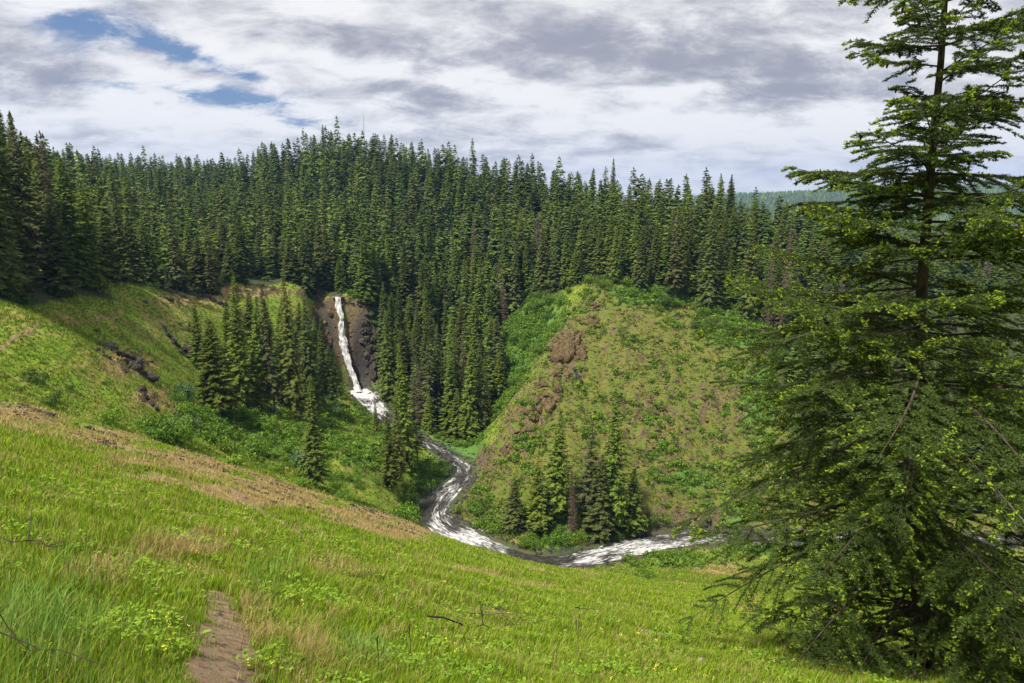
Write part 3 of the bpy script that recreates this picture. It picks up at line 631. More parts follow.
for k, mt in enumerate(('shrub', 'shrub', 'darkshrub', 'greyshrub', 'shrub', 'darkshrub')):
    V, Fc = leafball(80+k, 900, .055, .9, 7)
    st = []
    rr = random.Random(k)
    for j in range(6):
        a = rr.uniform(0, 6.28); d = rr.uniform(.1, .4); st.append(tube([(0, 0, -.1), (.4*d*math.cos(a), .4*d*math.sin(a), .2), (d*math.cos(a), d*math.sin(a), .5)], [.02, .014, .006], 4))
    sv, sq = join(st)
    BUSH.append((mesh('foliage', V, Fc, [M[mt]]), mesh('stems', sv, sq, [M['bark']])))
def shrub(p, size, k, label, group=None, hgt=1.):
    e = link('shrub', None, None, (p[0], p[1], p[2]-.05*size), label, 'shrub', group, rz=random.uniform(0, 6), sc=(size, size, size*hgt))
    link('foliage', BUSH[k][0], e); link('stems', BUSH[k][1], e); return e
for px, py, y0, y1, s, k, lab, h in (
    (37, 384, 64, 140, 2.6, 2, 'round dark green shrub on the far meadow at the left', 1.2), (55, 404, 62, 140, 2.2, 2, 'low dark shrub below the round dark one on the meadow', 1.),
    (112, 424, 70, 150, 2.4, 0, 'bright green leafy shrub alone just above the brown stony band', 1.3), (70, 390, 64, 140, 1.2, 5, 'tiny dark shrub right of the round dark meadow shrub', 1.), (18, 392, 64, 140, 1.2, 2, 'low dark tuft of shrub at the left edge of the meadow', .9),
    (150, 436, 70, 160, 2.6, 1, 'wide low green shrub at the left end of the thicket', .8), (83, 372, 90, 150, 1., 0, 'small green shrub between meadow tracks', 1.), (180, 325, 150, 250, 1.5, 1, 'small green shrub on the dry crest above the rocks', 1.), (105, 385, 90, 160, 1.1, 5, 'small grey green shrub below the dark outcrop', 1.)):
    shrub(hit(px, py, y0, y1), s, k, lab, None, h)
r = random.Random(21)
zones = [
 ('shrub in the green thicket under the broad spreading fir', [(320, 400), (330, 410), (165, 440), (190, 415), (215, 425), (240, 415), (260, 440), (250, 462), (225, 458), (200, 440), (180, 395), (270, 420), (285, 440), (300, 462), (280, 470)], 110, 240, 34, (2.8, 5.2), (0, 1, 3, 3, 4)),
 ('shrub on the slope around the lone conical fir', [(300, 480), (340, 490), (360, 500), (330, 460), (350, 440), (370, 480), (345, 420), (300, 430), (320, 440), (390, 500)], 115, 260, 22, (1.6, 3.2), (0, 1, 4)),
 ('bright green shrub on the left bank at the creek bend', [(425, 500), (440, 490), (435, 475), (415, 505), (405, 515), (450, 478), (428, 484)], 170, 240, 18, (3., 5.5), (0, 4, 1)),
 ('green shrub on the bank behind the knob', [(500, 400), (510, 370), (530, 340), (550, 310), (560, 290), (520, 310), (495, 425), (540, 300), (505, 340)], 262, 350, 44, (3., 6.), (0, 1, 4, 2)),
 ('green shrub along the top edge of the knob', [(600, 278), (630, 285), (660, 295), (700, 310), (740, 330), (770, 350), (720, 315), (680, 300)], 240, 300, 40, (2.5, 5.), (0, 1, 4, 5)),
 ('shrub at the water edge below the knob', [(500, 530), (540, 545), (555, 552), (575, 553), (580, 548), (520, 520), (620, 535), (560, 530), (480, 510), (600, 545), (650, 528), (460, 498)], 165, 210, 42, (2.4, 4.6), (0, 1, 2, 4, 5)),
 ('green shrub on the flat by the right bend of the creek', [(640, 565), (680, 558), (660, 562), (710, 552), (730, 548), (620, 568)], 140, 186, 14, (1.5, 3.2), (0, 1)),
]
for lab, pts, y0, y1, n, (s0, s1), ks in zones:
    for i in range(n):
        a = r.choice(pts); px = a[0]+r.gauss(0, 12); py = a[1]+r.gauss(0, 9)
        p = hit(px, py, y0, y1)
        if stream_dist(np.array([p[0]]), np.array([p[1]]))[0][0] < 6.5: continue
        shrub(p, r.uniform(s0, s1), r.choice(ks), lab, lab.replace('shrub', 'shrubs', 1), r.uniform(.8, 1.3))
# small low plants nobody could count
def scatter(name, label, cat, mat, protos, n, region, s0, s1, seed, dens=None, tintk=1):
    """region: (px0,px1,py0,py1,y0,y1) sampled in plan inside the box of world points"""
    r = np.random.default_rng(seed)
    x0, x1, y0, y1 = region
    Vs = []; Fs = []; tint = []; o = 0; got = 0
    X = r.uniform(x0, x1, n*14); Yy = r.uniform(y0, y1, n*14); Z = H(X, Yy); px, py = proj(X, Yy, Z)
    w = dens(X, Yy, Z, px, py); keep = np.where(r.random(len(X)) < w)[0][:n]
    for i in keep:
        V, Fc = protos[int(r.integers(len(protos)))]
        a = r.uniform(0, 6.28); s = r.uniform(s0, s1); c, sn = math.cos(a)*s, math.sin(a)*s
        Vs.append(np.stack([V[:, 0]*c-V[:, 1]*sn+X[i], V[:, 0]*sn+V[:, 1]*c+Yy[i], V[:, 2]*s*r.uniform(.7, 1.2)+Z[i]-.06*s], 1)); Fs.append(Fc+o); o += len(V); tint.append(np.full(len(V), r.random()))
    if not Vs: return
    link(name, mesh(name, np.vstack(Vs), np.vstack(Fs), [mat], False, {'tint': np.concatenate(tint)}), label=label, cat=cat, kind='stuff'); print(name, len(keep))
LB = [leafball(200+k, 90, .13, .8, 4) for k in range(4)]
LS = [leafball(220+k, 26, .2, .6, 3) for k in range(4)]
strm = lambda X, Y: sm(6.5, 8, stream_dist(X, Y)[0])
scatter('undergrowth', 'bright green leafy undergrowth covering the banks and knob edges', 'undergrowth', M['shrub'], LB, 4200, (-110, 190, 130, 360), 1.2, 3.0, 1,
        lambda X, Y, Z, px, py: np.clip(blob(px, py, Y, LUSHB)*1.2-.25, 0, 1)*strm(X, Y)*(px > -20)*(px < 1050))
scatter('ledge_plants', 'small green and olive plants growing on the ledges of the rocky knob', 'ledge plants', M['moss'], LB, 2600, (-20, 150, 176, 295), .5, 1.5, 2,
        lambda X, Y, Z, px, py: KNOB(px, py, Y)*sm(-.05, .35, fbm(X/9, Y/9, 3, 71))*strm(X, Y))
scatter('ledge_shrubs', 'scattered bright low bushes on the face of the rocky knob', 'low bushes', M['shrub'], LB, 1000, (-20, 150, 176, 295), 1.2, 3.4, 3,
        lambda X, Y, Z, px, py: KNOB(px, py, Y)*sm(.06, .26, fbm(X/14, Y/14, 3, 75)+.18*sm(640, 740, px))*strm(X, Y))
scatter('meadow_plants', 'low green plants dotted over the far meadow', 'meadow plants', M['shrub'], LS, 2600, (-125, -20, 70, 290), .3, .95, 4,
        lambda X, Y, Z, px, py: (1-forest_mask(X, Y))*sm(.0, .4, fbm(X/12, Y/12, 3, 81))*(px > -20)*(px < 330)*(Y > 72)*strm(X, Y))
scatter('forest_floor_plants', 'leafy green plants on the forest floor and edges', 'undergrowth', M['darkshrub'], LB, 1500, (-160, 230, 120, 350), 1.4, 3.2, 5,
        lambda X, Y, Z, px, py: forest_mask(X, Y)*(px > -20)*(px < 1040)*strm(X, Y)*.6)
# ------------------------------------------------------------------ rocks
def rock_mesh(seed, n=26, flat=.6, ang=.35, mat='basalt', strat=0.):
    r = np.random.default_rng(seed)
    u = np.linspace(0, np.pi, n//2+1); v = np.linspace(0, 2*np.pi, n, endpoint=False)
    U, Vv = np.meshgrid(u, v, indexing='ij')
    D = np.stack([np.sin(U)*np.cos(Vv), np.sin(U)*np.sin(Vv), np.cos(U)], -1).reshape(-1, 3)
    # cut by random planes for facets
    R = np.ones(len(D))*1.25
    for k in range(15):
        N = r.standard_normal(3); N /= np.linalg.norm(N); d = r.uniform(.42, .80)
        c = D@N; R = np.where(c > .05, np.minimum(R, d/np.maximum(c, .05)), R)
    R *= 1+ang*.35*fbm(D[:, 0]*2.4+D[:, 2]*3+seed, D[:, 1]*2.4-D[:, 2]*2, 4, seed % 50)
    q_ = fbm(D[:, 0]*4.5+D[:, 2]*6+seed*.7, D[:, 1]*4.5-D[:, 2]*5, 3, 60+seed % 40); R = R*(1+ang*.32*np.round(q_*7)/5)
    P = D*R[:, None]; P[:, 2] *= flat
    if strat: P[:, :2] *= (1+strat*np.sign(np.sin(P[:, 2]*16+seed))*.5)[:, None]
    a, b = U.shape; idx = np.arange(a*b).reshape(a, b); nx = np.roll(idx, -1, 1)
    Q = np.stack([idx[:-1], nx[:-1], nx[1:], idx[1:]], -1).reshape(-1, 4)[:, ::-1]
    return P, Q
ROCKS = {m: [mesh('rock', *rock_mesh(300+k+7*j, 28, (.55, .75, .9, .6)[k], .6, m), [M[m]]) for k in range(4)] for j, m in enumerate(('basalt', 'brownrock', 'stone', 'wetrock'))}
def rock(p, size, m, k, label, cat='boulder', name='boulder', group=None, sc=(1, 1, 1), sink=.3):
    return link(name, ROCKS[m][k % 4], None, (p[0], p[1], p[2]-sink*size*.3), label, cat, group, None, random.uniform(0, 6), (size*sc[0], size*sc[1], size*sc[2]))
def outcrop(px, py, y0, y1, size, m, n, label, seed, tall=1., sx=1.6):
    """one craggy outcrop: a cluster of jointed blocks grown into each other, one mesh"""
    r = random.Random(seed); c = hit(px, py, y0, y1); parts = []
    for k in range(n):
        V, Q = rock_mesh(seed*31+k, 30, r.uniform(.5, .95)*tall, .6, m, .05)
        a = r.uniform(0, 6.28); s = size*r.uniform(.22, .5)*(.8 if n > 40 else 1)
        ox, oy = max(-.85, min(.85, r.gauss(0, .5)))*size*sx, max(-.6, min(.6, r.gauss(0, .38)))*size
        V = V@np.array([[math.cos(a), math.sin(a), 0], [-math.sin(a), math.cos(a), 0], [0, 0, 1]])*s
        zz = Hs(c[0]+ox, c[1]+oy)-c[2]
        parts.append((V+np.array([ox, oy, zz+.05*s]), Q))
    V, Q = join(parts)
    link('rock_outcrop', mesh('rock_outcrop', V, Q, [M[m]]), None, tuple(c), label, 'rock outcrop')
outcrop(128, 366, 120, 190, 4.2, 'basalt', 26, 'largest dark craggy outcrop in the middle of the far meadow', 1)
outcrop(108, 358, 120, 190, 2.2, 'basalt', 10, 'small dark outcrop touching the left of the largest one on the meadow', 2)
outcrop(103, 338, 120, 200, 1.4, 'basalt', 5, 'single dark rock knob above the largest meadow outcrop', 3)
outcrop(145, 396, 100, 170, 2.2, 'basalt', 9, 'small black outcrop below the largest one, above the thicket', 4)
outcrop(162, 404, 100, 170, 2.0, 'brownrock', 8, 'brown outcrop right of the small black one at the thicket edge', 5)
outcrop(172, 340, 150, 240, 2.6, 'basalt', 10, 'dark rocks left of the waterfall stand beside the narrow pointed fir', 6)
outcrop(185, 352, 150, 230, 2.2, 'basalt', 8, 'lower dark rocks at the shrubs behind the broad fir', 7)
outcrop(170, 301, 180, 270, 2.4, 'basalt', 9, 'flat dark ledge on the dry crest of the meadow', 8)
outcrop(212, 299, 200, 290, 4.2, 'basalt', 16, 'long dark ledge under the crest left of the tall firs', 9)
outcrop(228, 308, 200, 290, 3.4, 'basalt', 10, 'broken dark ledge below the long ledge', 10)
outcrop(150, 306, 180, 270, 1.4, 'basalt', 5, 'tiny dark rocks at the upper meadow left of the flat ledge', 11)
outcrop(568, 350, 235, 280, 8.0, 'brownrock', 60, 'jutting brown crag on the left edge of the knob with a dark hollow beneath', 12, 1.7, .7)
outcrop(577, 374, 230, 275, 3.2, 'wetrock', 8, 'dark rocks added as the shade under the jutting brown crag', 33, .9, .6)  # dark blocks added to stand for the shadow below and right of the crag
for i_, (px, py, sz, lab) in enumerate(((577, 334, 3.6, 'brown rib of rock just above the jutting crag'), (560, 374, 3.6, 'brown rib of rock just below the jutting crag'), (540, 386, 3.0, 'brown rocks on the knob edge between two crags'), (533, 416, 3.4, 'brown rib of rock low on the knob edge'), (505, 452, 3.0, 'lowest brown rocks on the knob edge above the creek bend'), (596, 306, 2.6, 'highest brown rocks on the knob edge'))):
    outcrop(px, py, 205, 290, sz, 'brownrock', 14, lab, 60+i_, 1.3, .8)
outcrop(548, 400, 215, 260, 5.5, 'brownrock', 26, 'broken brown crag halfway down the knob edge', 13, 1.3, .8)
outcrop(522, 432, 205, 250, 3.6, 'brownrock', 14, 'low brown crag near the foot of the knob edge', 14, 1.2)
outcrop(580, 322, 245, 290, 4.6, 'brownrock', 14, 'brown crag near the top of the knob edge', 15, 1.2)
outcrop(660, 436, 205, 250, 2.0, 'brownrock', 8, 'small brown ledge in the middle of the knob face', 16)
outcrop(640, 465, 200, 240, 1.8, 'brownrock', 7, 'small ledge low on the knob face right of the fir cluster', 17)
outcrop(705, 528, 178, 215, 4.4, 'basalt', 18, 'dark rock bank above the creek at the right of the knob', 18, .8, 2.)
outcrop(640, 534, 178, 212, 3.2, 'basalt', 12, 'dark rock bank above the creek under the fir cluster', 19, .8, 2.)
outcrop(366, 322, 300, 328, 5.0, 'basalt', 20, 'dark wet basalt wall at the right side of the waterfall, upper part', 20, 1.8, .5)
outcrop(370, 358, 300, 325, 5.0, 'basalt', 20, 'dark wet basalt wall at the right side of the waterfall, lower part', 21, 1.8, .5)
outcrop(326, 330, 296, 325, 4.4, 'brownrock', 16, 'brown rock wall at the left side of the waterfall', 22, 1.7, .5)
outcrop(318, 298, 296, 325, 3.2, 'brownrock', 12, 'brown rocky rim at the left lip of the waterfall', 23, .8, 1.3)
outcrop(354, 299, 315, 330, 2.8, 'basalt', 8, 'mossy brown rocks at the right lip of the waterfall', 24, .8)
outcrop(380, 402, 290, 320, 2.4, 'basalt', 8, 'slanting dark slab right of the plunge pool', 25, .6)
outcrop(290, 484, 30, 75, 1.3, 'basalt', 14, 'long dark ledge in the brown stony band above the lone fir', 26, .35, 2.6)
outcrop(318, 492, 30, 75, 1.1, 'basalt', 12, 'dark broken ledge at the right end of the brown stony band', 27, .35, 2.2)
outcrop(352, 506, 30, 75, .9, 'basalt', 10, 'last dark stones of the brown band before the slope drops to the creek', 28, .35, 2.2)
outcrop(90, 430, 15, 62, .8, 'basalt', 9, 'low dark stones in the brown band under the bright leafy shrub', 29, .4, 1.8)
outcrop(30, 408, 15, 60, .9, 'basalt', 10, 'low dark stones in the brown band at the left edge', 30, .4, 2.)
outcrop(118, 466, 10, 40, .45, 'basalt', 7, 'small black stones in grass left of centre, below the brown band', 31, .35, 1.7)
outcrop(97, 441, 15, 60, .6, 'basalt', 6, 'dark flat rock in the grass below the brown band', 32, .35, 1.7)
def scree():
    r = np.random.default_rng(9)
    protos = []
    for k in range(5):
        V, Q = rock_mesh(500+k, 8, .6, .5); protos.append((V, Q))
    def dn(X, Y, Z, px, py):
        return np.clip(blob(px, py, Y, ROCKB)*1.1+.30*KNOB(px, py, Y), 0, 1)*sm(-.25, .3, fbm(X/7, Y/7, 3, 91))*strm(X, Y)
    scatter('loose_rocks', 'loose brown rocks lying on the ledges of knob and meadow', 'loose rocks', M['brownrock'], protos, 3000, (-110, 150, 110, 325), .25, .95, 9, dn)
    def dn2(X, Y, Z, px, py): return np.clip(blob(px, py, Y, DRYB[:6])*1.3-.3, 0, 1)*sm(-.1, .3, fbm(X/3, Y/3, 3, 95))
    scatter('stones', 'small dark and brown stones strewn along the brown band', 'stones', M['basalt'], protos, 2600, (-50, 0, 14, 70), .04, .22, 10, dn2)
scree()
_pr = [rock_mesh(560+k, 9, .6, .5) for k in range(5)]
scatter('creek_rocks', 'small dark wet rocks lining both banks of the creek', 'rocks', M['wetrock'], _pr, 2600, (-90, 190, 150, 325), .25, 1.0, 12,
        lambda X, Y, Z, px, py: (lambda d: sm(-.8, .2, d)*(1-sm(1.2, 3.8, d)))(stream_dist(X, Y)[0]-creek_w(X, Y)))
# stones in the creek
r = random.Random(77)
for i in range(130):
    j = r.randrange(0, len(STR)-12); p = STR[j]; off = r.choice([-1, 1])*(float(creek_w(p[None, 0], p[None, 1])[0])*r.choice([r.uniform(.3, .9), r.uniform(.9, 1.25)])); q = STR[min(j+1, len(STR)-1)]-STR[j]; q = q/np.linalg.norm(q)
    rock((p[0]-q[1]*off, p[1]+q[0]*off, p[2]-.1), r.uniform(.35, 1.4), 'wetrock', r.randrange(4), 'wet dark boulder in the white water of the creek', group='wet boulders in the creek', sink=.2)
# ------------------------------------------------------------------ water
def ribbon(name, P, Wd, n=14, mat='water', foamf=None, bulge=0., label=None, cat=None, zn=.12, face=None):
    P = np.asarray(P); m = len(P)
    T = np.gradient(P, axis=0); L = np.concatenate([[0], np.cumsum(np.linalg.norm(np.diff(P, axis=0), axis=1))])
    S2 = np.cross(T, [0, 0, 1.]) if face is None else np.tile(np.array(face, float), (m, 1)); S2 /= np.linalg.norm(S2, axis=1)[:, None]
    t = np.linspace(-1, 1, n)
    V = P[:, None]+S2[:, None]*(t[None, :, None]*Wd[:, None, None])
    out = np.cross(S2, T); out /= np.linalg.norm(out, axis=1)[:, None]
    if face is not None and out[0, 1] > 0: out = -out
    if face is None and out[0, 2] < 0: out = -out
    fl = np.stack([np.broadcast_to(L[:, None], (m, n)), t[None]*Wd[:, None], np.zeros((m, n))], -1)
    nz = fbm(fl[..., 0]*.35, fl[..., 1]*.8, 4, 33)
    V = V+out[:, None]*(zn*nz+bulge*(1-t[None]**2))[..., None]
    idx = np.arange(m*n).reshape(m, n)
    Q = np.stack([idx[:-1, :-1], idx[:-1, 1:], idx[1:, 1:], idx[1:, :-1]], -1).reshape(-1, 4)
    foam = np.zeros((m, n)) if foamf is None else foamf(V[..., 0], V[..., 1], V[..., 2], t[None])
    c = np.concatenate([fl.reshape(-1, 3), np.ones((m*n, 1))], 1)
    me = mesh(name, V.reshape(-1, 3), Q, [M[mat]], True, {'flow': c, 'foam': foam.ravel()})
    o = link(name, me, label=label, cat=cat); o['kind'] = 'structure'; return o
SP2 = resample(np.vstack([STR[0]-(STR[3]-STR[0])*.30, STR[::3]]), .6)
def ff(x, y, z, t):
    px, py = proj(x, y, z)
    f = blob(px, py, y, [(362, 393, 16, 7, 200, 330, .9), (375, 408, 14, 8, 200, 330, .45), (455, 468, 14, 8, 150, 260, .3), (450, 490, 14, 14, 150, 260, .25), (470, 540, 28, 12, 150, 260, .52), (440, 525, 14, 9, 150, 220, .35), (640, 550, 60, 10, 150, 260, .48), (590, 560, 16, 5, 150, 260, .4), (700, 540, 25, 5, 150, 260, .3)])
    k = blob(px, py, y, [(530, 562, 26, 8, 150, 260, .35), (425, 508, 9, 12, 150, 240, .25)])
    return f-k-.02
ribbon('creek', SP2+np.array([0, 0, .30]), creek_w(SP2[:, 0], SP2[:, 1])+1.2, 30, 'water', ff, 0, 'white foaming creek winding through the bottom of the ravine', 'creek', .30)
FW = resample(np.array([W(a, b, c) for a, b, c, w in FALL]), .5)
fw = np.interp(np.linspace(0, 1, len(FW)), np.linspace(0, 1, len(FALL)), [w*c/683/2*.68 for a, b, c, w in FALL])
_i = np.arange(len(FW)); fw = fw*(1+.35*fbm(_i*.13, _i*0+.3, 5, 5, .75)); FW[:, 0] += .5*fbm(_i*.09, _i*0+.8, 4, 6, .7)*sm(0, 14, _i)
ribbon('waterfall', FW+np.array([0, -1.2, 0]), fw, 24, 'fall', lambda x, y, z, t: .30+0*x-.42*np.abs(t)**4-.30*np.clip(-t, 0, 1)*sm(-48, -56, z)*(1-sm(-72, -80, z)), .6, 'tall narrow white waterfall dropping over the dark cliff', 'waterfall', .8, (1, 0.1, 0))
up = resample(np.array([W(338.5, 297, 319)+[0, -1.2, .05], W(338, 295.8, 326), W(335, 294.3, 335), W(325, 292, 350)]), 1.0)
ribbon('upper_creek', up, np.full(len(up), 2.6), 10, 'water', lambda x, y, z, t: 0*x+.2, 0, 'creek above the lip of the waterfall', 'creek', .1)
# ------------------------------------------------------------------ footpaths
def path(name, pts, w, label, ylim=(1.5, 120), lift=.012, jag=.25):
    P = np.array([hit(a, b, *ylim)[:2] for a, b in pts]); P = np.hstack([P, np.zeros((len(P), 1))])
    P = resample(P, .12 if w < .6 else .5)[:, :2]
    T = np.gradient(P, axis=0); T /= np.linalg.norm(T, axis=1)[:, None]; N = np.stack([T[:, 1], -T[:, 0]], 1)
    s = np.arange(len(P)); n = 9; t = np.linspace(-1, 1, n)
    wl = w*(1.1+jag*2.2*fbm(s*.27, s*0+.2, 4, 2, .7)); wr = w*(1.1+jag*2.2*fbm(s*.27, s*0+.7, 4, 6, .7))
    fade = np.interp(s, [0, len(s)*.55, len(s)-1], [1, 1, .7]) if w < .3 else 1.; wl = wl*fade; wr = wr*fade
    taper = np.minimum(1, np.minimum(s+3, len(s)-s+2)/6.)
    X = P[:, None, :]+N[:, None, :]*(np.where(t[None] < 0, wl[:, None], wr[:, None])*t[None]*taper[:, None])[..., None]
    Z = H(X[..., 0], X[..., 1])+lift+0*fbm(X[..., 0]/.12, X[..., 1]/.12, 3, 207)*(1-t[None]**2)
    Z[:, [0, -1]] -= lift*2.5
    V = np.concatenate([X, Z[..., None]], -1).reshape(-1, 3); idx = np.arange(len(P)*n).reshape(-1, n)
    Q = np.stack([idx[:-1, :-1], idx[:-1, 1:], idx[1:, 1:], idx[1:, :-1]], -1).reshape(-1, 4)
    o = link(name, mesh(name, V, Q, [M['dirt']], True), label=label); o['kind'] = 'structure'; return P
PATH1 = path('footpath', [(226, 790), (226, 700), (224, 670), (230, 650), (224, 630), (226, 614), (220, 602), (212, 592)], .235, 'worn dirt footpath in the near grass', (1.2, 30))
PATH2 = path('hillside_trail', [(300, 536), (285, 526), (262, 513), (240, 497), (222, 482), (200, 470), (170, 455)], .16, 'narrow trail along the brown band', (8, 62), .02)
path('meadow_trail', [(-10, 350), (12, 340), (38, 325), (58, 319), (80, 322), (100, 318), (122, 310)], .34, 'pale trail climbing across the far meadow', (70, 260), .05)
# ------------------------------------------------------------------ grass
def blades(name, label, mat, n, seed, hgt, wid, dens, y0=1.6, y1=190, az=(-41, 41), k=1.0, bend=.5, cat='grass'):
    r = np.random.default_rng(seed)
    # density falls with distance as the square: as many blades per picture area near as far
    R = np.exp(r.uniform(math.log(y0), math.log(y1), n*3)); A = np.radians(r.uniform(az[0], az[1], n*3))
    X = R*np.sin(A); Y = R*np.cos(A); m = Y > 1.0
    X = X[m]; Y = Y[m]; R = R[m]
    Z0 = H0(X, Y); px, py = proj(X, Y, Z0)
    w = dens(X, Y, px, py)*(py < 780)*((Y < 68) | ((px > 590) & strm(X, Y).astype(bool) & (py > 545)))
    q = np.where(r.random(len(X)) < w)[0][:n]; X = X[q]; Y = Y[q]; R = R[q]; Z = H(X, Y); N = len(q)
    grow = (R/4.)**.55
    h = hgt*r.uniform(.45, 1.25, N)*(.75+.9*np.clip(fbm(X/1.5, Y/1.5, 2, 15), -.5, .8))*np.clip(.85+R/60, 0, 1.35); ww = wid*r.uniform(.6, 1.3, N)*np.maximum(1, R/3.2)**.9
    a = r.uniform(0, 6.283, N); lean = bend*r.uniform(.1, 1., N)
    la = a+r.uniform(-.8, .8, N); wx = .35+.0*la
    lx = np.cos(la)*lean*h+.18*h; ly = np.sin(la)*lean*h
    sx, sy = -np.sin(a)*ww, np.cos(a)*ww
    B = np.stack([X, Y, Z-.01], 1); off = np.stack([sx, sy, 0*sx], 1)
    mid = B+np.stack([lx*.35, ly*.35, h*.58], 1); tip = B+np.stack([lx, ly, h*np.sqrt(np.clip(1-.5*lean**2, .2, 1))], 1)
    V = np.stack([B-off*.5, B+off*.5, mid+off*.36, mid-off*.36, tip], 1).reshape(-1, 3)
    i = np.arange(N)*5
    Fq = np.concatenate([np.stack([i, i+1, i+2], 1), np.stack([i, i+2, i+3], 1), np.stack([i+3, i+2, i+4], 1)])
    me = mesh(name, V, Fq, [M[mat]], False, {'tint': np.repeat(.3*r.random(N), 5)})
    link(name, me, label=label, cat=cat, kind='stuff'); print(name, N)
def pathclear(X, Y):
    d = np.full(X.shape, 9.)
    for P, w in ((PATH1[::3], .2), (PATH2[::3], .13)):
        for i_, p in enumerate(P): d = np.minimum(d, np.hypot(X-p[0], Y-p[1])-w*(1-.75*max(0, i_/len(P)-.5)))
    return sm(-.04, .12, d+.17*fbm(X/.16, Y/.2, 3, 201))
band = lambda X, Y, px, py: blob(px, py, Y, DRYB[:6])+.1+1.25*fbm(X/4, Y/6, 4, 133)*sm(-.2, .25, blob(px, py, Y, DRYB[:6])-.1)
def dryness(X, Y, px, py):
    return np.clip(blob(px, py, Y, DRYB)*1.0+.9*(fbm(X/(1+Y*.05), Y/(1.3+Y*.08), 3, 101)), 0, 1)
front = lambda X, Y, px, py: sm(-3, 3, (66+30*sm(620, 740, px))-Y)
blades('grass', 'thick bright green grass covering the near slope', 'grass', 520000, 1, .15, .0048, lambda X, Y, px, py: (1-.72*sm(.25, .7, dryness(X, Y, px, py)))*pathclear(X, Y)*(1-.93*sm(.3, .75, band(X, Y, px, py))))
blades('dry_grass', 'straw coloured dry grass in patches on the near slope', 'drygrass', 200000, 2, .20, .0032, lambda X, Y, px, py: (.15+.85*sm(.28, .7, dryness(X, Y, px, py)))*pathclear(X, Y)*(1-.45*sm(.4, .9, band(X, Y, px, py))), bend=.8)
blades('long_grass', 'long blue green grass in the lower left corner', 'bluegrass', 30000, 3, .42, .0055, lambda X, Y, px, py: np.clip(blob(px, py, Y, [(20, 640, 90, 60, 1, 9, .6), (365, 655, 22, 14, 1, 9, .6), (265, 585, 20, 14, 1, 12, .5), (745, 640, 25, 25, 1, 9, .9), (-60, 700, 80, 60, 1, 9, .6)]), 0, 1), y1=12, bend=.7)
blades('seed_stalks', 'tall thin straw coloured seed stalks standing above the near grass', 'drygrass', 9000, 9, .34, .0016, lambda X, Y, px, py: pathclear(X, Y)*sm(-.2, .3, fbm(X/2.2, Y/2.2, 3, 151)), y1=24, bend=.35)
scatter('path_pebbles', 'small stones and clods on the dirt footpath', 'pebbles', M['brownrock'], [rock_mesh(590+k, 7, .6, .5) for k in range(4)], 260, (-4, 0, 2.5, 12), .006, .022, 14, lambda X, Y, Z, px, py: 1-sm(.0, .2, pathclear(X, Y)))
def tufts(name, label, mat, n, seed, hgt, wid, dens, cat):
    r = np.random.default_rng(seed); m = n*5
    R = np.exp(r.uniform(math.log(68), math.log(345), m)); A = np.radians(r.uniform(-40, 36, m)); X = R*np.sin(A); Y = R*np.cos(A); Z0 = H0(X, Y); px, py = proj(X, Y, Z0)
    open_ = (1-forest_mask(X, Y))*strm(X, Y)*(1-sm(.5, 1.1, blob(px, py, Y, ROCKB)))
    q = np.where(r.random(m) < open_*dens(X, Y, px, py))[0][:n]; X = X[q]; Y = Y[q]; Z = H(X, Y); N = len(q); k = 3; Vs = []
    sc = (R[q]/150)**.6
    for j in range(k):
        a = r.uniform(0, 6.283, N); d = wid*sc*r.uniform(0, 1.2, N); ox = np.cos(a)*d; oy = np.sin(a)*d; h = hgt*r.uniform(.4, 1.3, N)*sc; w = wid*sc*r.uniform(.35, .8, N); b = r.uniform(0, 6.283, N); l = h*r.uniform(.1, .9, N)
        c = np.stack([X+ox, Y+oy, Z-.04], 1); s_ = np.stack([np.cos(b)*w, np.sin(b)*w, 0*w], 1)
        Vs.append(np.stack([c-s_, c+s_, c+np.stack([np.sin(b)*l, np.cos(b)*l, h], 1)], 1))
    V = np.stack(Vs, 1).reshape(-1, 3)
    link(name, mesh(name, V, np.arange(len(V)).reshape(-1, 3), [M[mat]], False, {'tint': np.repeat(.3*r.random(N), 9)}), label=label, cat=cat, kind='stuff'); print(name, N)
M['tuft'] = foliage('far green tufts', (.11, .17, .015), (.24, .31, .03), .3, .3, .12, warmf=.2, warm=(.24, .18, .05))
M['olivetuft'] = foliage('olive moss tufts', (.08, .11, .014), (.19, .20, .03), .3, .3, .2, warmf=.5, warm=(.20, .13, .045))
tufts('meadow_grass', 'green grass tufts on the far meadow and ravine slopes', 'tuft', 120000, 31, .45, .22, lambda X, Y, px, py: (1-KNOB(px, py, Y))*(1-.75*sm(.3, .8, blob(px, py, Y, DRYB)+.6*fbm(X/6, Y/8, 4, 141))), 'grass')
tufts('dry_meadow_grass', 'straw coloured tufts on the dry parts of the far meadow', 'drygrass', 26000, 32, .35, .18, lambda X, Y, px, py: (1-KNOB(px, py, Y))*(.06+.9*sm(.15, .6, blob(px, py, Y, DRYB)*.8+.6*fbm(X/6, Y/8, 4, 141))), 'grass')
tufts('knob_moss', 'olive moss and grass tufts on the face of the rocky knob', 'olivetuft', 60000, 33, .42, .24, lambda X, Y, px, py: KNOB(px, py, Y)*sm(-.35, .3, fbm(X/5, Y/5, 4, 143)), 'moss')
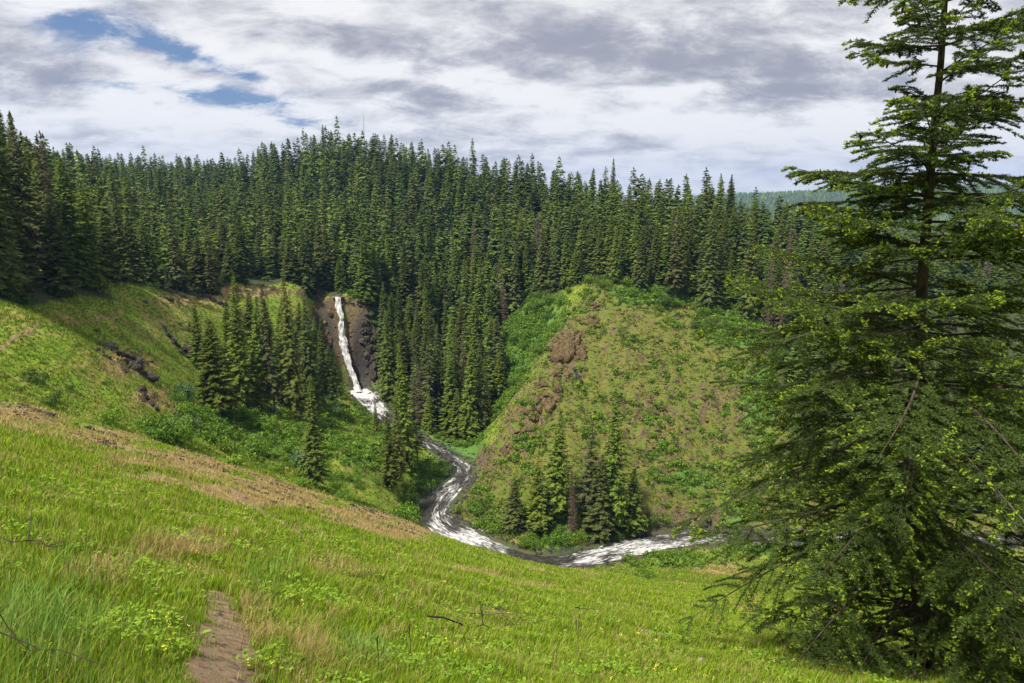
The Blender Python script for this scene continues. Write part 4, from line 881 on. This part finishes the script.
def weeds():
    r = np.random.default_rng(8)
    def patch(name, label, mat, n, size, hh, seed, dn, y1=30):
        rr = np.random.default_rng(seed)
        R = np.exp(rr.uniform(math.log(1.8), math.log(y1), n*3)); A = np.radians(rr.uniform(-40, 40, n*3)); X = R*np.sin(A); Y = R*np.cos(A)
        px, py = proj(X, Y, H0(X, Y)); q = np.where(rr.random(len(X)) < dn(X, Y, px, py))[0][:n]; X = X[q]; Y = Y[q]; Z = H(X, Y)
        Vs = []; k = 5
        for x, y, z in zip(X, Y, Z):
            h = hh*rr.uniform(.5, 1.3); s = size*rr.uniform(.7, 1.4)*max(1, (y/5)**.6)
            for j in range(k):
                a = rr.uniform(0, 6.28); d = rr.uniform(0, 1.4*s); c = np.array([x+math.cos(a)*d, y+math.sin(a)*d, z+h*rr.uniform(.6, 1)])
                u = rr.standard_normal(3); u[2] *= .4; u /= np.linalg.norm(u); v = np.cross(u, [0, 0, 1.])+[0, 0, .25]; v /= np.linalg.norm(v)
                Vs.append([c-u*s*.5, c+v*s*.3, c+u*s*.5, c-v*s*.3])
        V = np.array(Vs).reshape(-1, 3); link(name, mesh(name, V, np.arange(len(V)).reshape(-1, 4), [M[mat]]), label=label, cat=name.replace('_', ' '), kind='stuff')
    patch('broadleaf_weeds', 'small broad green leaves of weeds among the near grass', 'weed', 4200, .036, .14, 4, lambda X, Y, px, py: pathclear(X, Y)*sm(-.05, .3, fbm(X/1.1, Y/1.1, 2, 111)), 22)
    patch('yellow_wildflowers', 'tiny yellow wildflowers dotted in the near grass', 'petal', 260, .014, .2, 5, lambda X, Y, px, py: pathclear(X, Y)*sm(.05, .3, fbm(X/1.6, Y/1.6, 2, 115)), 14)
weeds()
# ------------------------------------------------------------------ the big fir in front
def big_fir():
    r = np.random.default_rng(42)
    Y0 = 13.6; bx = .608*(Y0*CP+9.6*SP); base = np.array([bx, Y0, Hs(bx, Y0)])
    # trunk line follows the photograph: leaning slightly, a little sinuous
    rows = [(924, 640), (917, 560), (913, 480), (915, 400), (919, 330), (924, 260), (929, 190), (935, 120), (941, 60), (945, 0), (949, -50), (953, -120), (957, -200), (961, -280)]
    TP = [base-[0, 0, .3]]+[W(a, b, Y0+.1*math.sin(i)) for i, (a, b) in enumerate(rows)]
    TP = resample(np.array(TP), .35); top = TP[-1][2]; bz = base[2]; Ht = top-bz
    rad = np.array([.185*(1-(p[2]-bz)/Ht)**1.15+.012 for p in TP]); rad[0] *= 1.3
    def at(z):
        i = int(np.argmin(np.abs(TP[:, 2]-z))); return TP[i], rad[i]
    e = link('fir_tree', None, None, tuple(base), 'big near fir with bright green shoots filling the right side', 'conifer tree')
    def part(name, me, parent=None, **kw):
        o = link(name, me, parent or e, **kw); return o
    V, Q = tube(TP-base, rad, 14); part('trunk', mesh('trunk', V, Q, [M['bark']], True))
    wood = []; SB = []; SD = []; SL = []; SK = []   # shoots: base, direction, length, kind
    cones = []
    z = bz+.25; UP = np.array([0, 0, 1.])
    dead = []
    while z < top-.25:
        t = (z-bz)/Ht
        c, tr = at(z)
        prof = float(np.interp(t, [0, .3, .45, .53, .62, .7, .85, 1], [3.8, 4.1, 3.8, 2.9, 2.4, 2.0, 1.3, .1]))
        nb = int(r.integers(6, 9)) if t < .45 else (int(r.integers(4, 7)) if t < .56 else int(r.integers(3, 6)))
        a0 = r.uniform(0, 6.28)
        for i in range(nb):
            a = a0+6.283*i/nb+r.uniform(-.4, .4)
            L = prof*r.uniform(.5, 1.25)
            if r.random() < .14: L *= .45
            if t > .45: L = min(L, float(np.interp(t, [.45, .50, .60, .70, 1], [4.2, 2.9, 2.45, 2.1, .6])))
            zz = z+r.uniform(-.2, .2)
            el = math.radians(2+34*max(0, t-.35)+r.uniform(-14, 14)-(10 if t < .35 else 0))
            sag = (.20 if t < .6 else .10)*r.uniform(.5, 1.4)
            side = math.radians(r.uniform(-14, 14)); vig = r.random()**1.5
            m = 12; pts = []
            for k in range(m+1):
                f = k/m; aa = a+side*f
                pts.append([math.cos(aa)*L*f, math.sin(aa)*L*f, L*f*math.tan(el)-sag*L*f*f*1.1+(.16 if t < .4 else .34)*L*max(0, f-.45)**1.5])
            pts = np.array(pts)+c+[0, 0, zz-c[2]]
            br = max(.006, .0065*L+.004)
            isdead = t < .55 and r.random() < (.12)
            wood.append(tube(pts-base, np.linspace(br*1.3, .005, m+1), 5)) if not isdead else dead.append((pts, br, L))
            T = np.gradient(pts, axis=0); T /= np.linalg.norm(T, axis=1)[:, None]
            # secondary branchlets
            start = .30 if t < .5 else (.16 if t < .75 else .08)
            f = start+r.uniform(0, .04)
            while f < 1.0:
                k = f*m; j = min(m-1, int(k)); p = pts[j]+(pts[j+1]-pts[j])*(k-j); d = T[j]
                hs = np.cross(d, UP); hs /= np.linalg.norm(hs)
                for sg in (-1, 1):
                    if r.random() < .13: continue
                    bl = (L*(.36*(1-f)+.10)+.07)*r.uniform(.6, 1.3)
                    if isdead: bl *= .6
                    ang = math.radians(r.uniform(40, 68))
                    d2 = d*math.cos(ang)+hs*sg*math.sin(ang)+UP*r.uniform(-.28, .16); d2 /= np.linalg.norm(d2)
                    ns = max(2, int(bl/.050)); hang = r.uniform(.0, .35)
                    q = [p+d2*bl*u-UP*hang*bl*u*u for u in np.linspace(0, 1, 4)]
                    if isdead:
                        if r.random() < .5: dead.append((np.array(q), .004, bl))
                        continue
                    if bl > .22: wood.append(tube(np.array(q)-base, [.006, .005, .004, .002], 3))
                    d3s = np.cross(d2, UP); d3s /= np.linalg.norm(d3s)+1e-9
                    for s in range(ns):
                        u = (s+r.uniform(.2, .8))/ns
                        if t < .55 and f < .42 and r.random() < .45: continue
                        pp = p+d2*bl*u-UP*hang*bl*u*u
                        SB.append(pp-base); dd = d2-UP*hang*u*.8+r.normal(0, .1, 3); SD.append(dd); SL.append(.075); SK.append(0)
                        for s3 in (-1, 1):
                            if r.random() < .25: continue
                            dd = d2*.75+d3s*s3*.75+UP*r.uniform(-.35, .1); SB.append(pp-base); SD.append(dd); SL.append((.06+.15*(1-u))*min(1, bl*2.2)*r.uniform(.6, 1.3)); SK.append(0)
                    # fresh tips
                    young = (1.15 if t < .60 else .6)*(.25+.9*f)*(.65+1.4*vig)
                    if r.random() < young:
                        for s in range(int(r.integers(4, 13))):
                            u = r.uniform(.55, 1.05); SB.append(p+d2*bl*u-UP*hang*bl*u*u-base+r.normal(0, .02, 3)); SD.append(d2+r.normal(0, .45, 3)+UP*.15); SL.append(r.uniform(.035, .07)); SK.append(1)
                    if t > .46 and f > .35 and r.random() < .22: cones.append(p+d2*bl*r.uniform(.5, 1.)-UP*.03)
                    if t < .52 and f > .6 and r.random() < .006: cones.append(p+d2*bl*r.uniform(.5, 1.)-UP*.03)
                f += (.072 if L > 1.5 else .11)*r.uniform(.7, 1.3)*max(.75, 1.6/L**.6)
        z += (.30 if t < .75 else .25)*r.uniform(.7, 1.3)
    V, Q = join(wood); part('limbs', mesh('limbs', V, Q, [M['bark']]))
    SB = np.array(SB); SD = np.array(SD); SD /= np.linalg.norm(SD, axis=1)[:, None]; SL = np.array(SL); SK = np.array(SK)
    print('shoots', len(SB))
    def needles(m, nn, nl, nw, spread):
        B = SB[m]; D = SD[m]; L = SL[m]; N = len(B)
        ref = np.tile(UP, (N, 1)); A = np.cross(D, ref); A /= np.linalg.norm(A, axis=1)[:, None]+1e-9; C = np.cross(D, A)
        out = []
        for k in range(nn):
            ph = r.uniform(0, 6.283, N); f = (k+r.uniform(0, 1, N))/nn
            side = A*np.cos(ph)[:, None]+C*(np.sin(ph)*.75)[:, None]
            nd = D*(1-spread)+side*spread; nd /= np.linalg.norm(nd, axis=1)[:, None]
            l = (nl*r.uniform(.7, 1.25, N))[:, None]; p = B+D*(L*f)[:, None]
            w = np.cross(nd, r.standard_normal((N, 3))); w /= np.linalg.norm(w, axis=1)[:, None]; w = w*nw
            out.append(np.stack([p-w, p+w, p+nd*l], 1))
        V = np.concatenate(out).reshape(-1, 3); return V, np.arange(len(V)).reshape(-1, 3)
    V, T3 = needles(SK == 0, 16, .040, .0074, .64); part('crown', mesh('crown', V, T3, [M['fir']]))
    V, T3 = needles(SK == 1, 14, .032, .0078, .5); part('fresh_shoots', mesh('fresh_shoots', V, T3, [M['newgrowth']]), label='bright yellow green new shoots')
    for pts, br, L in [d for d in dead if d[2] > 1.0][::4][:7]:
        sub = [tube(pts-base, np.linspace(br*.6, .003, len(pts)), 5)]
        for k in range(3, len(pts)-1):
            for sg in (-1, 1):
                d = r.normal(0, 1, 3); d[2] *= .4; d /= np.linalg.norm(d); l = r.uniform(.15, .5)
                sub.append(tube([pts[k]-base, pts[k]-base+d*l*.5, pts[k]-base+d*l+[0, 0, -.05]], [.004, .003, .0015], 3))
        V, Q = join(sub); part('dead_branch', mesh('dead_branch', V, Q, [M['greybark']]), label='bare grey branch without needles')
    # cones
    prof = [(0, .004), (.12, .012), (.35, .017), (.65, .015), (.9, .008), (1, .002)]
    P = [(0, 0, -.085*a) for a, b in prof]; V, Q = tube(P, [b for a, b in prof], 7); cm = mesh('cone', V*[1.3, 1.3, 1.1], Q, [M['cone']])
    r.shuffle(cones)
    cones = sorted(cones, key=lambda c: c[1])[:420]; r.shuffle(cones)
    for c in cones[:98]:
        o = part('cone', cm, loc=tuple(c-base)); o.rotation_euler = (r.normal(0, .25), r.normal(0, .25), r.uniform(0, 6))
    rest = cones[98:]
    if rest:
        V0, Q0 = V*[1.3, 1.3, 1.1], Q
        V, Q = join([(V0+(c-base), Q0) for c in rest]); o = part('cones', mesh('cones', V, Q, [M['cone']])); o['kind'] = 'stuff'
    print('cones', len(cones), 'dead', len(dead))
big_fir()
# ------------------------------------------------------------------ small things in the near grass
def stick(pts, r0, label, mat='greybark', name='fallen_stick', cat='fallen stick', twigs=3, seed=0):
    rr = random.Random(seed); P = np.array(pts, float); L = np.linalg.norm(P[-1]-P[0]); Q = resample(P, L/10)
    n = len(Q); Q = Q+np.array([[rr.gauss(0, .008*L)]*3 for _ in range(n)])
    sub = [tube(Q, np.linspace(r0, r0*.3, n), 6)]
    for k in range(twigs):
        i = rr.randrange(n//3, n-1); d = np.array([rr.gauss(0, 1), rr.gauss(0, .5), abs(rr.gauss(0, .6))]); d /= np.linalg.norm(d)
        sub.append(tube([Q[i], Q[i]+d*L*.10, Q[i]+d*L*.2+[0, 0, .01]], [r0*.5, r0*.35, r0*.15], 4))
    V, F4 = join(sub); c = Q[0].copy()
    link(name, mesh(name, V-c, F4, [M[mat]], True), None, tuple(c), label, cat)
def gp(px, py, dz=.0, y1=60):
    p = hit(px, py, 1.2, y1); return [p[0], p[1], p[2]+dz]
stick([gp(425, 629, .12), gp(460, 632, .13), gp(520, 631, .11)], .014, 'long brown stick lying in the grass below the middle of the slope', 'twig', seed=1)
stick([gp(640, 634, .10), gp(668, 641, .13)], .014, 'grey stick in the grass right of centre', seed=2)
stick([gp(575, 614, .16), gp(600, 616, .16)], .016, 'short dark stick in the grass above the bottom stones', 'twig', seed=3)
stick([gp(470, 619, .10), gp(545, 620, .10)], .010, 'thin pale stick above the long brown stick', seed=4)
# bare stems reaching in from the left
def stem_thing(pts, r0, label, seed):
    stick(pts, r0, label, 'twig', 'bare_branch', 'bare branch', 5, seed)
A = W(-30, 690, 2.6)
stem_thing([W(-90, 660, 3.4)-[0, 0, .5], W(-30, 632, 3.4), W(20, 645, 3.4), W(60, 651, 3.4), W(104, 663, 3.4)], .0075, 'thin dark bare branch arching in from the lower left edge', 5)
stem_thing([W(-60, 700, 3.0)-[0, 0, .3], W(-20, 622, 3.0), W(8, 627, 3.0), W(22, 640, 3.0), W(30, 652, 3.0)], .006, 'short dark bare twig above the arching branch at the lower left', 6)
stem_thing([W(-80, 640, 3.8)-[0, 0, .5], W(-40, 546, 3.8), W(10, 543, 3.8), W(40, 541, 3.8), W(62, 543, 3.8)], .0085, 'dark bare branch at the left edge, highest and straightest of the three', 7)
p = hit(482, 668, 1.2, 30); rock(p, .10, 'stone', 1, 'grey weathered lump of wood and stone at the bottom centre', sc=(1.5, .8, .7), name='stone', cat='stone', sink=0)
p = hit(701, 662, 1.2, 30); rock((p[0], p[1], p[2]+.04), .075, 'stone', 2, 'pale stone at the bottom near the fir', name='stone', cat='stone', sc=(.8, .8, 1.), sink=0)
for px, py, h, lab in ((410, 660, .42, 'thin dark weed stalk standing left of the bottom stone'), (378, 675, .4, 'thin dark weed stalk at the bottom, left of the other stalk'), (482, 630, .5, 'thin pale stalk above the grey lump'), (576, 640, .4, 'pale dry stalk right of the long stick')):
    p = hit(px, py, 1.2, 30); P = np.array([[0, 0, 0], [.01, 0, h*.5], [.0, .01, h*.9], [.015, 0, h]])
    V, Q = tube(P, [.004, .004, .009, .003], 5); link('weed_stalk', mesh('weed_stalk', V, Q, [M['twig']], True), None, tuple(p), lab, 'weed stalk')
for i, (px, py, Y, sz) in enumerate(((348, 394, 301, 1.6), (352, 399, 297, 1.2), (369, 394, 302, 1.8), (374, 398, 299, 1.4), (366, 388, 304, 1.3), (351, 388, 303, 1.1), (358, 397, 298, .8))):
    a = W(px, py, Y); rock((a[0], a[1], Hs(a[0], a[1])+.4), sz, 'wetrock', i, 'wet dark boulder at the foot of the waterfall', group='wet boulders at the foot of the waterfall', sink=.2)
# mast on the ridge
c = W(365, 160, 575); gz = Hs(c[0], c[1]); topz = W(365, 113, 575)[2]
V, Q = tube([(0, 0, 0), (0, 0, (topz-gz)*.6), (0, 0, topz-gz)], [.35, .3, .12], 6)
e = link('radio_mast', None, None, (c[0], c[1], gz-.5), 'thin radio mast rising above the trees on the ridge', 'mast')
link('pole', mesh('pole', V, Q, [M['steel']]), e)
# ------------------------------------------------------------------ haze
def haze():
    x0, x1, y0, y1, z0, z1 = -6100, 6100, -6100, 6100, -260, 330
    V = [(x, y, z) for x in (x0, x1) for y in (y0, y1) for z in (z0, z1)]
    Fq = [(0, 1, 3, 2), (4, 6, 7, 5), (0, 4, 5, 1), (2, 3, 7, 6), (0, 2, 6, 4), (1, 5, 7, 3)]
    m, t, out = newmat('haze'); v = t.add('ShaderNodeVolumePrincipled'); v.inputs['Color'].default_value = (.22, .48, 1, 1); v.inputs['Density'].default_value = HAZE; v.inputs['Anisotropy'].default_value = .2
    t.l.new(v.outputs[0], out.inputs['Volume'])
    o = link('haze', mesh('haze', V, Fq, [m])); o['kind'] = 'stuff'; o['label'] = 'thin blue haze over the far hills'; o['category'] = 'haze'
HAZE = 7e-5
haze()
# ------------------------------------------------------------------ light and sky
SUN_EL, SUN_AZ = math.radians(61), math.radians(-138)     # azimuth from +Y towards +X: high, behind the left shoulder
d = Vector((math.sin(SUN_AZ)*math.cos(SUN_EL), math.cos(SUN_AZ)*math.cos(SUN_EL), math.sin(SUN_EL)))
L = bpy.data.lights.new('sun', 'SUN'); L.energy = 4.8; L.angle = math.radians(5); L.color = (1, .95, .86)
lo = bpy.data.objects.new('sun', L); COL.objects.link(lo); lo.rotation_euler = (-d).to_track_quat('-Z', 'Y').to_euler()
w = bpy.data.worlds.new('World'); S.world = w; w.use_nodes = True; t = NT(w.node_tree); t.n.clear()
out = t.add('ShaderNodeOutputWorld'); bg = t.add('ShaderNodeBackground'); t.l.new(bg.outputs[0], out.inputs[0])
sky = t.add('ShaderNodeTexSky', sky_type='NISHITA'); sky.sun_disc = False; sky.sun_elevation = SUN_EL; sky.sun_rotation = SUN_AZ; sky.altitude = 800
tc = t.add('ShaderNodeTexCoord'); D = tc.outputs['Generated']; sx = t.add('ShaderNodeSeparateXYZ'); t.l.new(D, sx.inputs[0])
zc = t.math('ADD', t.math('MAXIMUM', sx.outputs[2], 0.), .30)
cx = t.math('DIVIDE', sx.outputs[0], zc); cy = t.math('DIVIDE', sx.outputs[1], zc)
cv = t.add('ShaderNodeCombineXYZ'); t.l.new(cx, cv.inputs[0]); t.l.new(cy, cv.inputs[1]); C = cv.outputs[0]
# streaks run from upper left to lower right
v1 = t.map(C, (.75, 1.25, 1), (0, 0, math.radians(-30)))
n1 = t.noise(v1, .95, 9, .60, .35); n2 = t.noise(v1, 3.4, 8, .62, .4); n3 = t.noise(t.map(C, (.8, 1.1, 1), (0, 0, math.radians(-18)), (7, 3, 0)), .55, 7, .55, .3); n4 = t.noise(v1, 9, 6, .65, .2)
# where the cloud deck opens and where it is thick: ellipses in the sky (bearing, height), edges broken by noise
uy = t.math('MAXIMUM', sx.outputs[1], .05); U = t.math('DIVIDE', sx.outputs[0], uy); Vv = t.math('DIVIDE', sx.outputs[2], uy)
wn = t.noise(v1, 1.6, 6, .6, 0, 0); wn2 = t.noise(t.map(C, loc=(5, 9, 2)), 1.9, 6, .6)
U = t.math('ADD', U, t.math('MULTIPLY', t.math('SUBTRACT', wn, .5), .22)); Vv = t.math('ADD', Vv, t.math('MULTIPLY', t.math('SUBTRACT', wn2, .5), .10))
def patch(px, py, rx, ry, deg, amp):
    a = W(px, py, 1.0); ca, sa = math.cos(math.radians(deg)), math.sin(math.radians(deg))
    du = t.math('SUBTRACT', U, float(a[0])); dv = t.math('SUBTRACT', Vv, float(a[2]))
    p = t.math('ADD', t.math('MULTIPLY', du, ca*683/rx), t.math('MULTIPLY', dv, -sa*683/rx)); q = t.math('ADD', t.math('MULTIPLY', du, sa*683/ry), t.math('MULTIPLY', dv, ca*683/ry))
    e = t.math('ADD', t.math('MULTIPLY', p, p), t.math('MULTIPLY', q, q)); return t.math('MULTIPLY', t.math('EXPONENT', t.math('MULTIPLY', e, -1.)), amp)
def total(items):
    r_ = None
    for it in items:
        v = patch(*it); r_ = v if r_ is None else t.math('ADD', r_, v)
    return r_
gap = total([(70, 16, 90, 14, 16, .17), (150, 42, 90, 13, 14, .19), (230, 68, 50, 9, 16, .20), (130, 96, 60, 8, 4, .20), (250, 104, 95, 11, 6, .23), (300, 118, 50, 7, 6, .12), (60, 45, 40, 20, 0, .07)])
n5 = t.noise(t.map(C, (.9, 1.2, 1), (0, 0, math.radians(-30))), 5.6, 11, .66, .3)
cov = t.math('ADD', t.math('ADD', t.math('MULTIPLY', n1, .30), t.math('MULTIPLY', n2, .28)), t.math('MULTIPLY', n5, .43))
low = t.ramp(sx.outputs[2], .13, .03)
gap = t.math('MULTIPLY', gap, t.ramp(n5, .36, .62, 1.35, .6))
cloud = t.ramp(t.math('SUBTRACT', t.math('ADD', t.math('ADD', cov, .06), t.math('MULTIPLY', low, .09)), gap), .21, .53)
dark = total([(620, 50, 200, 26, 6, .085), (760, 90, 130, 22, -4, .08), (640, 150, 140, 10, 0, .05), (380, 40, 70, 16, 20, .06), (20, 80, 55, 26, 10, .09), (450, 100, 60, 10, 12, .04), (800, 20, 90, 18, 0, .06)])
lite = total([(430, 78, 110, 14, 14, .08), (200, 122, 120, 9, 3, .10), (400, 10, 160, 16, 10, .05), (700, 124, 120, 8, 0, .06), (130, 75, 60, 8, 14, .05), (660, 100, 60, 8, 0, .05)])
shade = t.math('ADD', t.math('ADD', t.math('MULTIPLY', n3, .30), t.math('MULTIPLY', n2, .30)), t.math('MULTIPLY', n5, .40))
shade = t.math('ADD', t.math('SUBTRACT', shade, dark), lite)
thin = t.ramp(t.math('SUBTRACT', t.math('ADD', cov, .065), gap), .60, .44)
shade = t.math('ADD', shade, t.math('MULTIPLY', thin, .03))
ccol = t.mix(t.ramp(shade, .39, .555), (3.7, 3.7, 4.25), (9.2, 9.1, 9.1))
ccol = t.mix(t.math('MULTIPLY', low, .45), ccol, (7.9, 7.8, 8.0))
blue = t.mix(.6, sky.outputs[0], (1.5, 2.4, 4.6), 'MIX')
fin = t.mix(cloud, blue, ccol)
t.l.new(fin, bg.inputs[0]); bg.inputs[1].default_value = .064
# ------------------------------------------------------------------ camera and view
cam = bpy.data.cameras.new('camera'); co = bpy.data.objects.new('camera', cam); COL.objects.link(co)
cam.sensor_width = 36; cam.lens = F_PX*36/1024; cam.clip_start = .05; cam.clip_end = 40000
co.location = (0, 0, 0); co.rotation_euler = (math.pi/2-PITCH, 0, 0); S.camera = co
S.view_settings.view_transform = 'Standard'; S.view_settings.look = 'None'; S.view_settings.exposure = .72; S.view_settings.gamma = 1; S.view_settings.use_curve_mapping = False
cy_ = S.cycles; cy_.max_bounces = 5; cy_.diffuse_bounces = 3; cy_.glossy_bounces = 1; cy_.transmission_bounces = 2; cy_.transparent_max_bounces = 4; cy_.volume_bounces = 0
cy_.use_denoising = True; cy_.sample_clamp_indirect = 4; cy_.caustics_reflective = False; cy_.caustics_refractive = False
